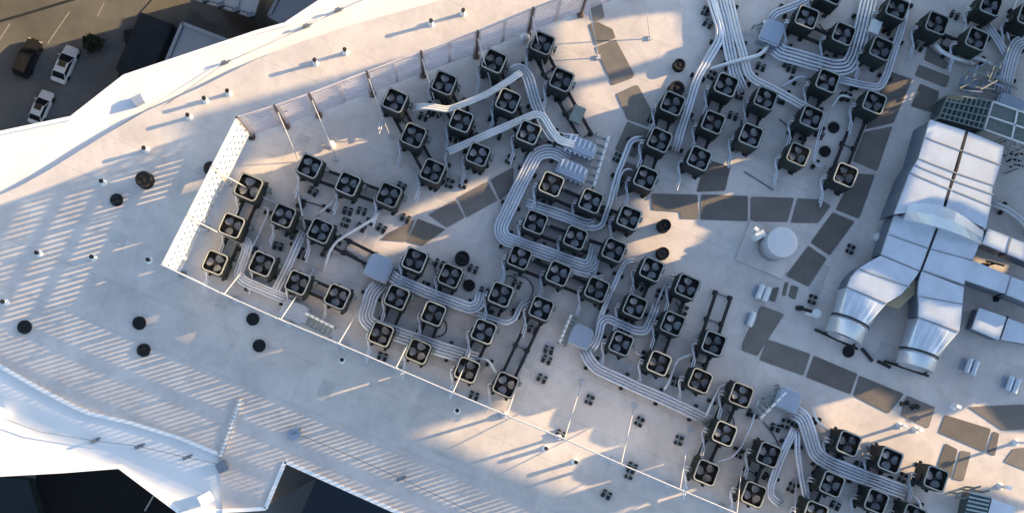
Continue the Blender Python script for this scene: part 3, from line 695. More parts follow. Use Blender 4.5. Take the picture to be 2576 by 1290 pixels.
CAB = [((745,480),(760,505),(800,515),(835,530)),((1290,690),(1330,700),(1345,730),(1320,770)),((870,630),(905,650),(930,700)),((1240,715),(1262,720),(1275,690),(1300,700)),((1060,640),(1085,650),(1100,690),(1090,730)),
 ((1100,800),(1125,810),(1122,840),(1090,850)),((1740,300),(1760,330),(1745,370)),((1850,330),(1870,360),(1850,385)),((1960,300),(1985,320),(1990,360)),((2150,60),(2165,90),(2155,110)),((2060,60),(2075,80),(2095,70)),((1560,800),(1580,820),(1600,815)),
 ((1700,760),(1720,790),(1715,830)),((1830,1030),(1850,1060),(1840,1100)),((1920,1060),(1945,1090),(1960,1120)),((2180,1120),(2195,1150),(2180,1180)),((1010,300),(1030,320),(1080,330)),((1160,250),(1190,262),(1220,250)),((1300,560),(1330,575),(1380,600)),((1400,640),(1430,650),(1470,640))]
for k, c_ in enumerate(CAB):
    near = min(((math.hypot(u[0]-c_[0][0],u[1]-c_[0][1]), d) for d, us in ROWS for u in us))[1]
    m = MB(); m.tube([P(v.x,v.y,.05) for v in smooth_px(c_, 20, 5)], .022, 6)
    used_ = globals().setdefault('CUSED', {}); used_[near] = used_.get(near,0)+1
    tag(m.build('cable', M_rub), '%sblack deck cable near %s' % ('' if used_[near]==1 else 'second ', near), 'cable', 'thin black cables on the deck')
# ------------------------------------------------------------------ silver ducts
ducts = empty('twin_duct', P(2340,560), 'large twin silver sheet metal duct with two round mouths on the right', 'duct')
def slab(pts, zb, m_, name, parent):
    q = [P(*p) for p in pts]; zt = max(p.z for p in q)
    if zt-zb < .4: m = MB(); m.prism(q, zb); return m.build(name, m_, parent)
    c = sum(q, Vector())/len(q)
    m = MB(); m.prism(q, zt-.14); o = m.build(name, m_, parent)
    m = MB(); m.prism([p+(c-p).normalized()*.03*Vector((1,1,0)).length+Vector((0,0,-.15)) for p in q], zb); m.build('duct_side_shade', M_dside_shade, parent); return o
Zn, Zs = 2.3, 1.7
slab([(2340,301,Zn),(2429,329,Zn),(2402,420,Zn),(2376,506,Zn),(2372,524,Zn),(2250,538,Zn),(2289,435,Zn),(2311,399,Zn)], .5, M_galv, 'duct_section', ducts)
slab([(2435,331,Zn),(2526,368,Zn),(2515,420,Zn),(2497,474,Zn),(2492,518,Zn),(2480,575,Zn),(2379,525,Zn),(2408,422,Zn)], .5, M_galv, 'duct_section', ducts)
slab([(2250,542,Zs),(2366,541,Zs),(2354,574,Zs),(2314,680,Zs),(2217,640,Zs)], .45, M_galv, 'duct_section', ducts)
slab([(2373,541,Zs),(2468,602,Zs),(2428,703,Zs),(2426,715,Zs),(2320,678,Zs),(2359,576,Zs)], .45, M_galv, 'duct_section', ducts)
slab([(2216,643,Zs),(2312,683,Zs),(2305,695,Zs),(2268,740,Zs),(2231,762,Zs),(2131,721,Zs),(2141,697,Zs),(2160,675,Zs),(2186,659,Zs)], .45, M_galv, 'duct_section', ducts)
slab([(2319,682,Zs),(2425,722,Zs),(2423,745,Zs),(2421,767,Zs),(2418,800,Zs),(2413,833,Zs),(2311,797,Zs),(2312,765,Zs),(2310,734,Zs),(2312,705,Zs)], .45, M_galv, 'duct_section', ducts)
# raised saddle between high and low runs
m = MB()
arch = []
for u in range(9):
    q_ = u/8; lift = math.sin(math.pi*q_)
    bx, by = 2285+q_*190, 512+q_*70 - lift*26
    fx, fy = 2275+q_*195, 552+q_*62 - lift*8
    arch.append([P(bx,by,Zn-.05+.45*lift*.8), P((bx+fx)/2,(by+fy)/2,Zn+.10+.5*lift*.8), P(fx,fy,Zs+.25+.75*lift*.7), Vector((*P(fx,fy,Zs).xy,Zs-.4)), Vector((*P(bx,by,Zn).xy,Zs-.4))])
m.loft(arch); m.build('saddle', M_galv, ducts)
# flanges (standing seams)
def flange(p0, p1, z, parent=ducts, wd=.05):
    m = MB(); m.bar(P(*p0,z+.012), P(*p1,z+.012), wd, .03); m.build('flange', M_flange, parent)
for a_, b_, z_ in (((2311,399),(2406,436),Zn),((2410,437),(2505,468),Zn),((2289,435),(2393,478),Zn),((2398,479),(2494,518),Zn),((2325,345),(2420,380),Zn),((2425,381),(2519,415),Zn),
    ((2217,641),(2313,681),Zs),((2319,680),(2425,717),Zs),((2131,722),(2231,763),Zs),((2311,798),(2413,834),Zs),((2253,540),(2292,556),Zs),((2300,415),(2400,455),Zn),((2404,456),(2500,490),Zn),((2236,590),(2336,625),Zs),((2343,627),(2448,655),Zs),((2160,676),(2290,722),Zs),((2312,745),(2422,765),Zs)): flange(a_, b_, z_)
# dark gap cover between the twin runs
m = MB()
for a_, b_, z_ in (((2432,331),(2405,430),Zn-.05),((2405,430),(2378,506),Zn-.05),((2369,542),(2316,681),Zs-.05)): m.bar(P(*a_,z_), P(*b_,z_), .10, .12)
m.build('gap_strip', M_black, ducts)
def mouth(e0, e1, c1, c2, r_, zc):
    C1, C2 = P(*c1, zc), P(*c2, zc); ax = (C2-C1).normalized(); sd = Vector((-ax.y,ax.x,0)); N = 24
    def circ(c, r0): return [c + sd*math.cos(2*math.pi*k/N)*r0 + Vector((0,0,1))*math.sin(2*math.pi*k/N)*r0 for k in range(N)]
    A_, B_ = P(*e0, Zs-.02), P(*e1, Zs-.02)
    if (A_-B_).dot(sd) < 0: A_, B_ = B_, A_
    rect = []
    for k in range(N):
        an = 2*math.pi*k/N; c_, s_ = math.cos(an), math.sin(an); mm = max(abs(c_),abs(s_)); u, v = c_/mm, s_/mm
        rect.append((A_+B_)/2 + (A_-B_)/2*u*.99 + Vector((0,0,1))*((v-1)*.6))
    m = MB(); m.loft([rect, circ(C1, r_)]); m.build('transition', M_galv, ducts)
    m = MB(); m.loft([circ(C1, r_*1.03), circ(C1+ax*.06, r_*1.03)]); m.build('clamp_ring', M_black, ducts)
    m = MB(); m.loft([circ(C1+ax*.06, r_*.99), circ(C1+ax*.16, r_*.99), circ(C1+ax*.18, r_*1.03), circ(C1+ax*.24, r_*1.03), circ(C1+ax*.26, r_*.99), circ(C2, r_*.99), circ(C2, r_*.93), circ(C2-ax*.25, r_*.9)]); m.build('round_collar', M_galv, ducts, smooth=True)
    m = MB(); m.loft([circ(C2-ax*.24, r_*.89), circ(C2-ax*.22, r_*.89)]); m.build('mouth_screen', M_cell, ducts)
    # stand
    m = MB()
    for s in (-1,1):
        q_ = C2+sd*s*r_*.8; m.bar((q_.x,q_.y,.02),(q_.x,q_.y,zc-.3),.07,.07)
    m.bar(C2+sd*r_*1.25-Vector((0,0,zc-.1)), C2-sd*r_*1.25-Vector((0,0,zc-.1)), .10,.10); m.build('stand', M_black, ducts)
mouth((2131,722),(2231,763),(2139,806),(2121,850),.82,.98)
mouth((2311,798),(2413,834),(2312,886),(2301,925),.82,.98)
# tan sunlit plate between the ducts
slab([(2228,766,1.2),(2268,742,1.2),(2300,700,1.2),(2306,710,1.2),(2306,735,1.2),(2262,776,1.2)], 1.1, mat('tan_board',(.42,.34,.22),.8,0,.15,3), 'filler_board', ducts)
br_ = empty('branch_duct', P(2520,610), 'upper silver branch duct leaving the twin duct to the right', 'duct')
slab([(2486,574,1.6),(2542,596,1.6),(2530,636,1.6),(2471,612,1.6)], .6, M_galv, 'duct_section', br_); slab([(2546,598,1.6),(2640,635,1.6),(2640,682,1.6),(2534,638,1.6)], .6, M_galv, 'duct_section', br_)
flange((2543.5,596.5),(2531.5,637),1.6,br_)
br_ = empty('branch_duct', P(2490,700), 'lower blue shaded branch duct leaving the twin duct to the right', 'duct')
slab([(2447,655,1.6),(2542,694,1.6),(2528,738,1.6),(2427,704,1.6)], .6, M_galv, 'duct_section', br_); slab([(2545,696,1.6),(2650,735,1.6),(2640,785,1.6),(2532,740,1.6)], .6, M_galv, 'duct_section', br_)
flange((2543.5,695),(2530,739),1.6,br_)
br_ = empty('duct_box', P(2488,820), 'square cream lit duct box below the branch ducts', 'duct')
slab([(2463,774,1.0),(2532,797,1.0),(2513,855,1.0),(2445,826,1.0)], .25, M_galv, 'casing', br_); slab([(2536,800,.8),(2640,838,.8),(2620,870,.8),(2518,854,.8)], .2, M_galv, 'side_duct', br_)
m = MB()
for s in ((2450,828),(2510,852),(2528,800)): q_ = P(*s); m.box(q_+Vector((0,0,.1)),(.15,.15,.2))
m.build('foot', M_rub, br_)
for x,y,lab in ((2480,668,'upper'),(2505,752,'lower')):
    p_ = P(x,y); m = MB(); m.bar(p_,p_+Vector((0,0,.9)),.07,.07); m.bar(p_+Vector((-.4,.1,.85)),p_+Vector((.4,-.1,.85)),.07,.06); m.box(p_+Vector((0,0,.02)),(.25,.25,.04))
    tag(m.build('duct_stand', M_black), 'black T shaped duct stand, %s of two by the branch ducts' % lab, 'duct stand','black duct stands')
# ------------------------------------------------------------------ tank
p_ = P(1970,608,1.8); p_.z = 0
tank = empty('storage_tank', p_, 'round white topped tank standing by the pad corner', 'tank')
m = MB(); m.box(p_+Vector((-.25,-.1,.05)), (2.2,1.9,.10), ROT); m.build('plinth', M_deck, tank)
m = MB(); m.lathe(p_, [(.62,.10),(.62,1.66)], 36); m.build('shell', M_tankb, tank, smooth=True)
m = MB(); m.lathe(p_, [(.63,1.66),(.655,1.68),(.655,1.74),(.60,1.79),(.3,1.83),(.02,1.84)], 36); m.build('lid', M_tank, tank, smooth=True)
q_ = P(1914,590,.9); m = MB(); m.box((q_.x,q_.y,.45),(.42,.30,.9),.5); m.box((q_.x-.15,q_.y+.25,.7),(.16,.22,.3),.9); m.build('sun_patch_box', M_white, tank)  # white box stands in for a small sunlit patch on the tank
# ------------------------------------------------------------------ steel platform and condenser bank, top right
pl = empty('steel_platform', P(2430,280), 'green grey steel platform with dark coil cells above the silver ducts', 'platform')
c4 = [(2386,238),(2495,255),(2472,326),(2362,296)]
def lerp2(u, v, z):
    a_, b_ = Vector(c4[0]).lerp(Vector(c4[1]),u), Vector(c4[3]).lerp(Vector(c4[2]),u); q = a_.lerp(b_, v); return P(q.x,q.y,z)
m = MB(); m.prism([lerp2(.01,.01,1.6),lerp2(.99,.01,1.6),lerp2(.99,.99,1.6),lerp2(.01,.99,1.6)], .3); m.build('coil_bank', M_cell, pl)
m = MB()
for k in range(10): m.bar(lerp2(k/9,0,1.74), lerp2(k/9,1,1.74), .035,.06)
for v in (0,.28,.55,.8,1): m.bar(lerp2(0,v,1.75), lerp2(1,v,1.75), .045,.06)
m.build('frame', M_rack, pl)
for q in ((2386,238),(2495,255),(2472,326),(2362,296)):
    m = MB(); e = P(*q,1.7); m.bar((e.x,e.y,0),(e.x,e.y,1.7),.08,.08); m.build('leg', M_rack, pl)
m = MB(); g4 = [(2498,256,1.5),(2600,290,1.5),(2600,360,1.5),(2540,350,1.5),(2476,326,1.5)]
m.prism([P(*q) for q in g4], 1.42); m.build('deck_plate', mat('grating',(.17,.20,.19),.7,.2,.3,8), pl)
m = MB()
for a_, b_ in (((2498,256),(2476,326)),((2476,326),(2600,370)),((2498,256),(2600,292)),((2487,293),(2600,330)),((2560,278),(2545,350))): m.bar(P(*a_,1.62),P(*b_,1.62),.06,.08)
for q in ((2555,280),(2560,360),(2530,345)): e = P(*q,1.4); m.bar((e.x,e.y,0),(e.x,e.y,1.4),.07,.07)
m.build('beam', M_pipew, pl)
tr = empty('pipe_tangle', P(2460,200), 'tangle of pale grey green rods and braces above the steel platform', 'pipes')
random.seed(3)
for k in range(20):
    x, y = 2400+random.random()*115, 168+random.random()*62
    m = MB(); L = 25+random.random()*50; an = random.choice((.38,.42,.40,-1.15,-1.2,.1,-.5)); z_ = .4+random.random()*.9
    m.tube([P(x,y,.1),P(x,y,z_),P(x+math.cos(an)*L,y+math.sin(an)*L,z_),P(x+math.cos(an)*L,y+math.sin(an)*L,.1)], .028+random.random()*.025, 7); m.build('pipe', (M_rack, M_hood, M_rim)[k%3], tr)
m = MB(); e = P(2440,208,.35); m.box((e.x,e.y,.2),(.7,.45,.4),ROT); m.build('casing', M_hood, tr)
cage = empty('pipe_cage', P(2560,400), 'pale green steel cage of rails at the right edge beside the ducts', 'steel frame')
m = MB()
for k in range(6):
    a_, b_ = (2535+k*12,345+k*4), (2520+k*12,400+k*5); m.bar(P(*a_,1.3),P(*b_,1.3),.05,.05)
for a_, b_ in (((2530,350),(2600,375)),((2522,385),(2600,412)),((2515,405),(2600,436))): m.bar(P(*a_,1.34),P(*b_,1.34),.05,.05)
for q in ((2532,352),(2518,404),(2575,370),(2565,422)): e = P(*q,1.3); m.bar((e.x,e.y,0),(e.x,e.y,1.3),.06,.06)
m.build('rail', M_rim, cage)
m = MB()
for k in range(5): e = P(2540+k*9, 385+(k%3)*14, .6); m.tube([(e.x,e.y,0),(e.x,e.y,.5),(e.x+.3,e.y-.1,.6)], .05, 7)
m.build('valve', M_black, cage)
# lower right unit cluster
cl = empty('louvred_unit', P(2455,1250), 'teal louvred unit with silver top at the bottom right', 'air handler')
m = MB(); m.prism([P(x,y,.9) for x,y in ((2440,1238),(2492,1250),(2478,1310),(2425,1300))], .2); m.build('casing', M_cell, cl)
m = MB()
for k in range(7): a_, b_ = Vector((2440,1238)).lerp(Vector((2425,1300)),k/6), Vector((2492,1250)).lerp(Vector((2478,1310)),k/6); m.bar(P(*a_,.94),P(*b_,.94),.07,.04)
m.build('louvre', mat('teal_slat',(.28,.36,.37),.5,.2,.2,5), cl)
m = MB(); m.prism([P(x,y,.8) for x,y in ((2496,1252),(2555,1275),(2540,1320),(2480,1312))], .2); m.build('end_box', M_galv, cl)
m = MB()
for x,y in ((2432,1232),(2448,1226),(2470,1236),(2405,1240),(2420,1252)): e = P(x,y,.6); m.tube([(e.x,e.y,0),(e.x,e.y,.7),(e.x+.25,e.y+.08,.8)], .045, 7)
m.build('connection', M_rack, cl)
# small silver stubs, valves and poles
def stub(x, y, lab, n=2, m_=None, h_=.55):
    e = P(x,y,h_/2); root = empty('stub_duct', (e.x,e.y,0), lab, 'stub duct')
    q = Matrix.Rotation(ROT,3,'Z')
    for k in range(n):
        c = Vector((e.x,e.y,0)) + q@Vector(((k-(n-1)/2)*.30,0,0)); m = MB(); m.tube([c+q@Vector((0,-.33,h_*.6)), c+q@Vector((0,.33,h_*.6))], .13, 12); m.build('tube', m_ or M_galv, root)
    m = MB(); m.box((e.x,e.y,.06),(n*.32+.1,.5,.12),ROT); m.build('curb', M_hood, root)
stub(2443,922,'pair of silver stub ducts right of the duct mouths'); stub(2547,967,'pair of silver stub ducts at the right edge below the ducts')
stub(1920,737,'pair of white tubes beside the small brown pads',2,M_pipew); stub(1890,803,'single white tube left of the curved pads',1,M_pipew,.4)
e = P(2200,70,.6); m = MB(); m.box((e.x,e.y,.35),(.42,.60,.7),ROT); m.box((e.x,e.y,.72),(.46,.64,.04),ROT); tag(m.build('white_box', M_white),'sunlit white equipment box between the top right condensers','box')
e = P(2040,790); m = MB(); m.tube([(e.x-.3,e.y+.1,.2),(e.x+.2,e.y-.05,.2)],.14,12); m.lathe((e.x+.1,e.y,0),[(.12,0),(.12,.4),(.2,.42),(.2,.5)],12); tag(m.build('valve', M_pipew),'white round valve left of the left duct mouth','valve')
e = P(2010,775); m = MB(); m.tube([(e.x,e.y,.1),(e.x+.2,e.y-.1,.35),(e.x+.55,e.y-.2,.35)],.07,8); m.box((e.x,e.y,.08),(.3,.2,.16)); tag(m.build('drain_fitting', M_black),'black bent fitting left of the white valve','fitting')
for x,y,h_,lab in ((2515,1222,.75,'lowest of the white poles with long shadows at right'),(2555,1112,.9,'white pole nearest the right edge'),(2262,1070,.6,'leftmost white pole with a long shadow at lower right'),(2302,1080,.6,'second white pole from left at lower right'),(2398,1022,.5,'white pole at the tip of the sunlit patch')):
    p_ = P(x,y); root = empty('pole', p_, lab, 'pole', 'white poles at the lower right'); m = MB(); m.lathe(p_,[(.16,0),(.12,.05),(.07,.1),(.06,h_)],12); m.build('shaft', M_white, root)
    m = MB(); m.box(p_+Vector((0,0,h_+.04)),(.22,.14,.10),ROT); m.build('head', M_white, root)
e = P(2285,1015); m = MB()
for k in range(4): m.box(e+Vector((k*.22-.3, -.08*k+(k%2)*.12,.07)),(.16,.18,.14),.3*k)
tag(m.build('loose_blocks', M_rub),'cluster of small black blocks on a pad at the lower right','blocks')
e = P(1912,452); m = MB(); m.bar(P(1872,432,.03),P(1945,478,.03),.03,.03); tag(m.build('loose_rod', M_black),'thin dark rod lying on the deck above the level pads','rod')
for k,(x0,y0,x1,y1) in enumerate(((2168,876,2195,908),(2208,908,2240,924))):
    m = MB(); m.bar(P(x0,y0,.08),P(x1,y1,.08),.12,.12); tag(m.build('black_bar', M_black),'black bar lying on deck, %s of two between the duct mouths' % ('left','right')[k],'bar')
# ------------------------------------------------------------------ roof edge lifelines
def lifeline(px, z, lab, posts):
    p0 = P(*px[0],z); root = empty('lifeline', p0, lab, 'lifeline')
    m = MB(); m.tube([P(x,y,z+.22) for x,y in px], .013, 6); m.build('cable', M_flange, root)
    for x,y in posts:
        c = P(x,y,z); m = MB(); m.box(c+Vector((0,0,.02)),(.34,.14,.04),.4); m.bar(c,c+Vector((0,0,.25)),.07,.07); m.box(c+Vector((0,0,.25)),(.22,.09,.07),.4); m.box(c+Vector((.2,.1,.05)),(.10,.07,.06),.4); m.build('stanchion', M_flange if z < .2 else M_hood, root)
lifeline([(420,262),(565,160),(645,125),(770,68),(850,28),(960,-20)],-.2,'thin cable with stanchions along the sunlit upper roof edge',[(565,160),(770,68),(850,28)])
lifeline([(-30,1038),(100,1085),(238,1108),(350,1122),(470,1150),(560,1168)],-.05,'thin cable along the lower left roof edge',[(238,1108),(350,1122),(470,1150)])
lifeline([(742,1088),(880,1145),(1008,1203),(1120,1255),(1260,1320)],.0,'thin cable along the bottom roof edge',[(742,1088),(1008,1203)])
def edgebox(x,y,z,s,lab,m_=M_white):
    c = P(x,y,z); m = MB(); m.box(c+Vector((0,0,s[2]/2)),s,.5); m.box(c+Vector((0,0,s[2]+.015)),(s[0]*1.06,s[1]*1.06,.03),.5); tag(m.build('anchor_box', m_),lab,'box','anchor boxes on the roof edge')
edgebox(522,1252,-.07,(.5,.42,.4),'white box near the lower roof tip'); edgebox(2,1045,-.05,(.5,.5,.45),'pale box on the lower roof edge at far left'); edgebox(352,256,-.28,(.42,.36,.35),'grey box on the upper sloped roof edge',M_hood)
edgebox(562,1172,.02,(.42,.42,.3),'dark box where the lower roof edge folds',M_flange); edgebox(742,1090,.01,(.45,.4,.2),'grey box on the roof fold at bottom',M_hood)
# fold ridge, white blocks added for the dots of slit light
p0 = P(608,1005); root = empty('light_dot_ridge', p0, 'small white blocks for dots of light, on a ridge near the lower roof tip', 'light dot strip')
m = MB(); m.bar(P(606,1003,.05),P(553,1150,.05),.30,.10); m.build('ridge', M_deck, root)
m = MB()
for k in range(15): q = Vector((606,1003)).lerp(Vector((553,1150)),(k+.5)/15); m.box(P(q.x,q.y,.13),(.12,.10,.06),.4)
m.build('light_dot', M_white, root)['kind'] = 'stuff'
# ------------------------------------------------------------------ the street far below
def G(x, y, z=0): return P(x, y, GZ+z)
m = MB(); m.add([(-700,-700,GZ),(700,-700,GZ),(700,700,GZ),(-700,700,GZ)],[(0,1,2,3)]); tag(m.build('ground', M_asph, origin=Vector((0,0,GZ))),None,None,kind='structure')
m = MB(); m.prism([G(x,y,.13) for x,y in ((190,330),(250,215),(300,130),(330,60),(420,-40),(520,-40),(420,120),(420,200),(300,330))], GZ+.004)
tag(m.build('pavement', M_pave), None, None, kind='structure')
m = MB()
for a_, b_ in (((-20,60),(70,34)),((70,34),(215,-10))): m.bar(G(*a_,.004),G(*b_,.004),.35,.006)
m.prism([G(x,y,.14) for x,y in ((-60,60),(-60,-80),(240,-80),(215,-8),(70,33))], GZ+.003) if False else None
tag(m.build('kerb_line', M_dark), None, None, kind='structure')
m = MB()
for a_, b_ in (((175,30),(120,110)),((262,8),(245,42)),((25,60),(-20,130))): m.bar(G(*a_,.005),G(*b_,.005),.14,.006)
tag(m.build('road_markings', M_line), None, None, kind='structure')
def car(x, y, ang, L, paint, label, suv=False):
    c = G(x,y,0); root = empty('parked_car', c, label, 'car'); root.rotation_euler = (0,0,ang); W = L*.41; Ht = 1.75 if suv else 1.45
    X = L/2
    def sec(px_, w_, z0, z1): return [Vector((px_,-w_,z0)),Vector((px_,-w_*1.02,(z0+z1)*.55)),Vector((px_,-w_*.93,z1)),Vector((px_,w_*.93,z1)),Vector((px_,w_*1.02,(z0+z1)*.55)),Vector((px_,w_,z0))]
    bz = .95 if suv else .82
    m = MB(); m.loft([sec(-X,W*.40,.35,bz*.85),sec(-X*.93,W*.47,.25,bz),sec(-X*.5,W*.5,.22,bz+.02),sec(X*.2,W*.5,.22,bz),sec(X*.62,W*.49,.22,bz-.06),sec(X*.9,W*.45,.25,bz-.16),sec(X,W*.34,.35,bz-.3)])
    o = m.build('body', paint, root, origin=Vector((0,0,0)), smooth=False)
    r0, r1 = (-X*.78, X*.12) if suv else (-X*.52, X*.08)
    m = MB(); m.loft([[Vector((r0-.05,-W*.36,Ht-.05)),Vector((r0-.05,W*.36,Ht-.05))][::1]+[Vector((r0-.05,W*.36,Ht-.1)),Vector((r0-.05,-W*.36,Ht-.1))],
        [Vector((0,-W*.38,Ht)),Vector((0,W*.38,Ht)),Vector((0,W*.38,Ht-.06)),Vector((0,-W*.38,Ht-.06))],[Vector((r1,-W*.36,Ht-.04)),Vector((r1,W*.36,Ht-.04)),Vector((r1,W*.36,Ht-.1)),Vector((r1,-W*.36,Ht-.1))]])
    m.build('roof', paint, root, origin=Vector((0,0,0)))
    bb = [(-X*.93 if suv else -X*.80), X*.48]
    m = MB(); m.loft([[Vector((bb[0],-W*.42,bz)),Vector((bb[0],W*.42,bz)),Vector((bb[1],W*.42,bz-.04)),Vector((bb[1],-W*.42,bz-.04))],
        [Vector((r0,-W*.37,Ht-.07)),Vector((r0,W*.37,Ht-.07)),Vector((r1,W*.37,Ht-.07)),Vector((r1,-W*.37,Ht-.07))]]); m.build('windows', M_cglass, root, origin=Vector((0,0,0)))
    for sx in (-1,1):
        m = MB(); m.bar((bb[0]+.1,sx*W*.43,bz),(r0,sx*W*.375,Ht-.05),.07,.06); m.bar((bb[1]-.05,sx*W*.43,bz-.02),(r1,sx*W*.375,Ht-.05),.07,.06); m.build('pillar', paint, root, origin=Vector((0,0,0)))
        m = MB(); m.box((X*.36,sx*W*.55,bz+.08),(.16,.2,.13)); m.build('mirror', paint, root, origin=Vector((0,0,0)))
        m = MB(); m.box((X*.93,sx*W*.34,bz-.26),(.16,.34,.12)); m.build('headlight', M_lampw, root, origin=Vector((0,0,0)))
        for px_ in (-X*.6,X*.62):
            m = MB(); m.tube([(px_,sx*W*.40,.33),(px_,sx*W*.52,.33)],.33,14); m.build('wheel', M_tyre, root, origin=Vector((0,0,0)))
    m = MB(); m.box(((r0+r1)/2+.35,0,Ht+.006),(.75,W*.5,.012)); m.build('sunroof', M_cglass, root, origin=Vector((0,0,0)))
    return root
def gang(x0,y0,x1,y1): d = G(x1,y1)-G(x0,y0); return math.atan2(d.y,d.x)
A1 = gang(150,205,188,120)
car(168,166,A1,4.7,M_carw,'larger white car parked beside the black one')
car(108,274,A1,4.3,M_carw,'smaller white car partly tucked behind the roof edge')
car(75,150,A1+.02,4.9,M_carb,'black car with bright edges at the sunlit kerb',True)
# neighbouring low buildings
def block(px, ztop, m_, lab, rim=True, extra=None):
    q = [P(x,y,GZ+ztop) for x,y in px]; c = sum(q, Vector())/len(q)
    root = empty('low_building', Vector((c.x,c.y,GZ)), lab, 'building')
    m = MB(); m.prism([p+Vector((0,0,-.3)) for p in q], GZ); m.build('wall', M_wallg, root)
    m = MB(); m.prism([p+(c-p).normalized()*.3+Vector((0,0,-.1)) for p in q], GZ+ztop-.295); m.build('roof', m_, root)
    m = MB()
    for i in range(len(q)): m.bar(q[i]+Vector((0,0,-.05)), q[(i+1)%len(q)]+Vector((0,0,-.05)), .35, .5)
    m.build('parapet', m_, root)
    return root
block([(459,60),(700,152),(640,290),(400,200)],14,M_roofg,'low building with a plain blue grey roof tucked under the roof edge')
b1 = block([(478,-40),(660,-30),(636,42),(570,22),(548,14),(470,-10)],8,M_roofw,'white roofed building at the top with railings')
m = MB()
for k in range(5): a_ = Vector((480,-8)).lerp(Vector((632,44)),k/4); m.box(P(a_.x,a_.y-4,GZ+8.4),(.8,.5,.8),.3)
m.bar(P(490,-8,GZ+8.6),P(628,34,GZ+8.6),.15,.15); m.bar(P(575,-30,GZ+8.2),P(560,14,GZ+8.2),.12,.12); m.bar(P(610,-30,GZ+8.2),P(600,26,GZ+8.2),.12,.12); m.build('railing', M_flange, b1)
block([(571,19),(600,-60),(690,-60),(650,20),(630,42)],4,M_dark,'dark flat roof between the white roof and the blue roof')
block([(697,0),(720,-80),(900,-40),(860,110),(716,62),(677,41)],10,M_roofg,'blue grey roof at the top beside the white roof edge')
# added unseen tower beyond the top of the picture, placed to shade the street
m = MB(); NY = (G(150,112).dot(SN)+8*SN.x)/SN.y; print('NY',NY); nb = empty('added_shade_tower', Vector((8,42,GZ)), 'tall dark added tower beyond the top of the picture, shading the street', 'building')
m.prism([Vector((-8,31,GZ+48)),Vector((28,31,GZ+48)),Vector((28,NY,GZ+48)),Vector((-8,NY,GZ+48))], GZ); m.build('wall', M_wallg, nb)
m = MB()
for k in range(12): m.box((-8.03,(31+NY)/2,GZ+3+k*3.8),(.1,(NY-31)*.92,1.8))
m.build('window', M_glass, nb)
for x0,x1,y0,y1,hh,lab in ((-104,-64,-5,92,58,'tall grey building added beyond the left of the picture to darken the street'),(-60,-14,64,92,42,'grey building added beyond the top left of the picture to darken the street')):  # two unseen blocks added to cut the skylight in the street
    r_ = empty('added_shade_building', Vector(((x0+x1)/2,(y0+y1)/2,GZ)), lab, 'building'); m = MB(); m.box(((x0+x1)/2,(y0+y1)/2,GZ+hh/2),(x1-x0,y1-y0,hh)); m.build('wall', M_wallg, r_)
    m = MB()
    for k in range(int(hh/4)): m.box(((x0+x1)/2,(y0+y1)/2,GZ+2.5+k*4),(x1-x0+.1,y1-y0+.1,1.9))
    m.build('window_band', M_glass, r_)
# dark street trees and a covered lorry
def tree(x, y, h_, r_, lab):
    c = G(x,y); root = empty('street_tree', c, lab, 'tree', 'trees in the street below'); rnd = random.Random(int(x*7+y))
    m = MB(); m.tube([c, c+Vector((.1,0,h_*.35)), c+Vector((0,.1,h_*.7))],[.22,.16,.07],8)
    for k in range(5): an = k*1.3; m.tube([c+Vector((0,0,h_*.4)), c+Vector((math.cos(an)*r_*.6,math.sin(an)*r_*.6,h_*.75))],[.09,.03],6)
    m.build('trunk', M_bark, root)
    m = MB()
    for k in range(900):
        cl_ = rnd.randrange(9); ca = cl_*2.4; cr = r_*(.25+.45*(cl_%3)/2); cc = c+Vector((math.cos(ca)*cr,math.sin(ca)*cr,h_*(.62+.12*(cl_%4))))
        v = Vector((rnd.gauss(0,1),rnd.gauss(0,1),rnd.gauss(0,.8)))*r_*.22; s = .16+rnd.random()*.16
        d1 = Vector((rnd.gauss(0,1),rnd.gauss(0,1),rnd.gauss(0,.5))).normalized()*s; d2 = Vector((rnd.gauss(0,1),rnd.gauss(0,1),rnd.gauss(0,.5))).normalized()*s
        q = cc+v; m.add([q-d1,q+d2,q+d1,q-d2],[(0,1,2,3)])
    m.build('crown', M_leaf, root)
tree(240,117,2,1.1,'small dark shrub at the end of the larger white car')
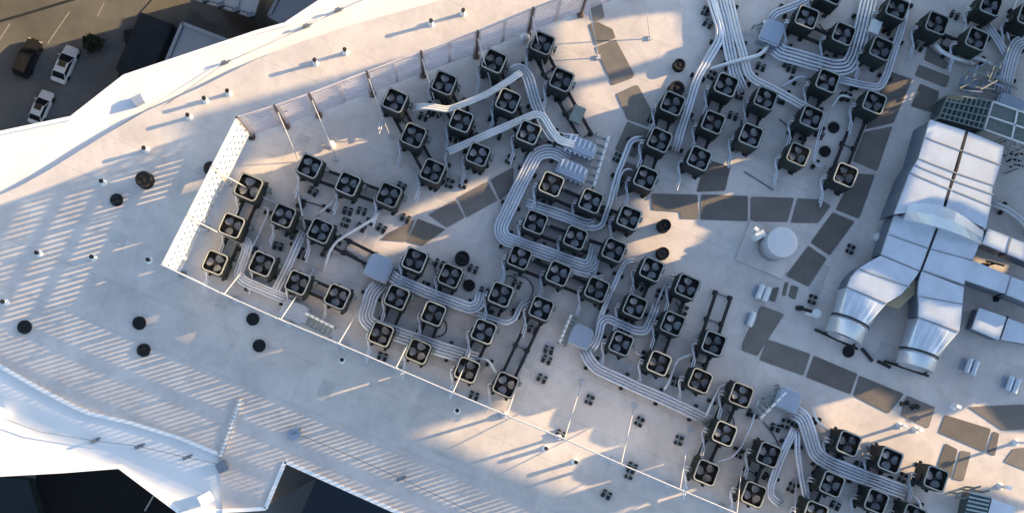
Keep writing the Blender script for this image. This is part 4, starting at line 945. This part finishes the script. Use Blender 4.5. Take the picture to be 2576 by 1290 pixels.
m = MB(); c = G(372,128,1.5); m.box(c,(4.2,7.5,3.0),A1-1.57); m.box(c+Vector((0,0,1.55)),(4.0,7.2,.1),A1-1.57)
tag(m.build('dark_shed', M_dark),'dark flat roofed shed left of the plain blue grey roof','shed')
rc = random.Random(5)
for k,(x,y,w_,l_,h_,lab) in enumerate(((335,176,2.2,3.0,1.4,'dark skip container nearest the roof edge below the cars'),(338,140,1.6,2.2,1.1,'dark low crate pile left of the dark shed'),(352,95,3.2,1.4,1.2,'dark low wall unit above the dark shed'),(318,190,1.2,1.6,.9,'small dark bin close to the roof corner'))):
    c = G(x,y); m = MB(); m.box(c+Vector((0,0,h_/2)),(w_,l_,h_),A1-1.4+k*.15); m.box(c+Vector((.2,.1,h_+.1)),(w_*.7,l_*.6,.2),A1-1.2+k*.2); m.box(c+Vector((w_*.7,-.3,h_*.3)),(w_*.4,l_*.5,h_*.6),A1-1.5)
    tag(m.build('dark_container', M_dark), lab, 'container', 'dark yard containers')
# below the lower edge
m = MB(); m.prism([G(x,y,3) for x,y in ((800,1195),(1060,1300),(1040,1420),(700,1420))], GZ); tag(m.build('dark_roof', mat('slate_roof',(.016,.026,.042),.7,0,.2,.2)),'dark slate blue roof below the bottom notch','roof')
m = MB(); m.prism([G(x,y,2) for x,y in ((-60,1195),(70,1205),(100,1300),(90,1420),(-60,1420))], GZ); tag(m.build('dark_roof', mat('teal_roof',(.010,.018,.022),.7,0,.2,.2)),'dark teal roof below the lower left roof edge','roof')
m = MB(); m.prism([G(x,y,.05) for x,y in ((90,1180),(460,1180),(720,1400),(90,1400))], GZ+.01); tag(m.build('shade_dark_ground', mat('yard',(.006,.006,.007),.9,0,.3,.2)),None,None,kind='structure')  # deep shade on the ground, put in as a near black sheet
c0 = G(386,1246,4); m = MB(); m.tube([G(365,1282,0),G(365,1282,6)],.12,8); m.tube([G(365,1282,6),G(386,1246,6.2)],.08,8); tag(m.build('lamp_post', M_rim),'thin lamp post on the shade-dark ground below the roof','lamp post')
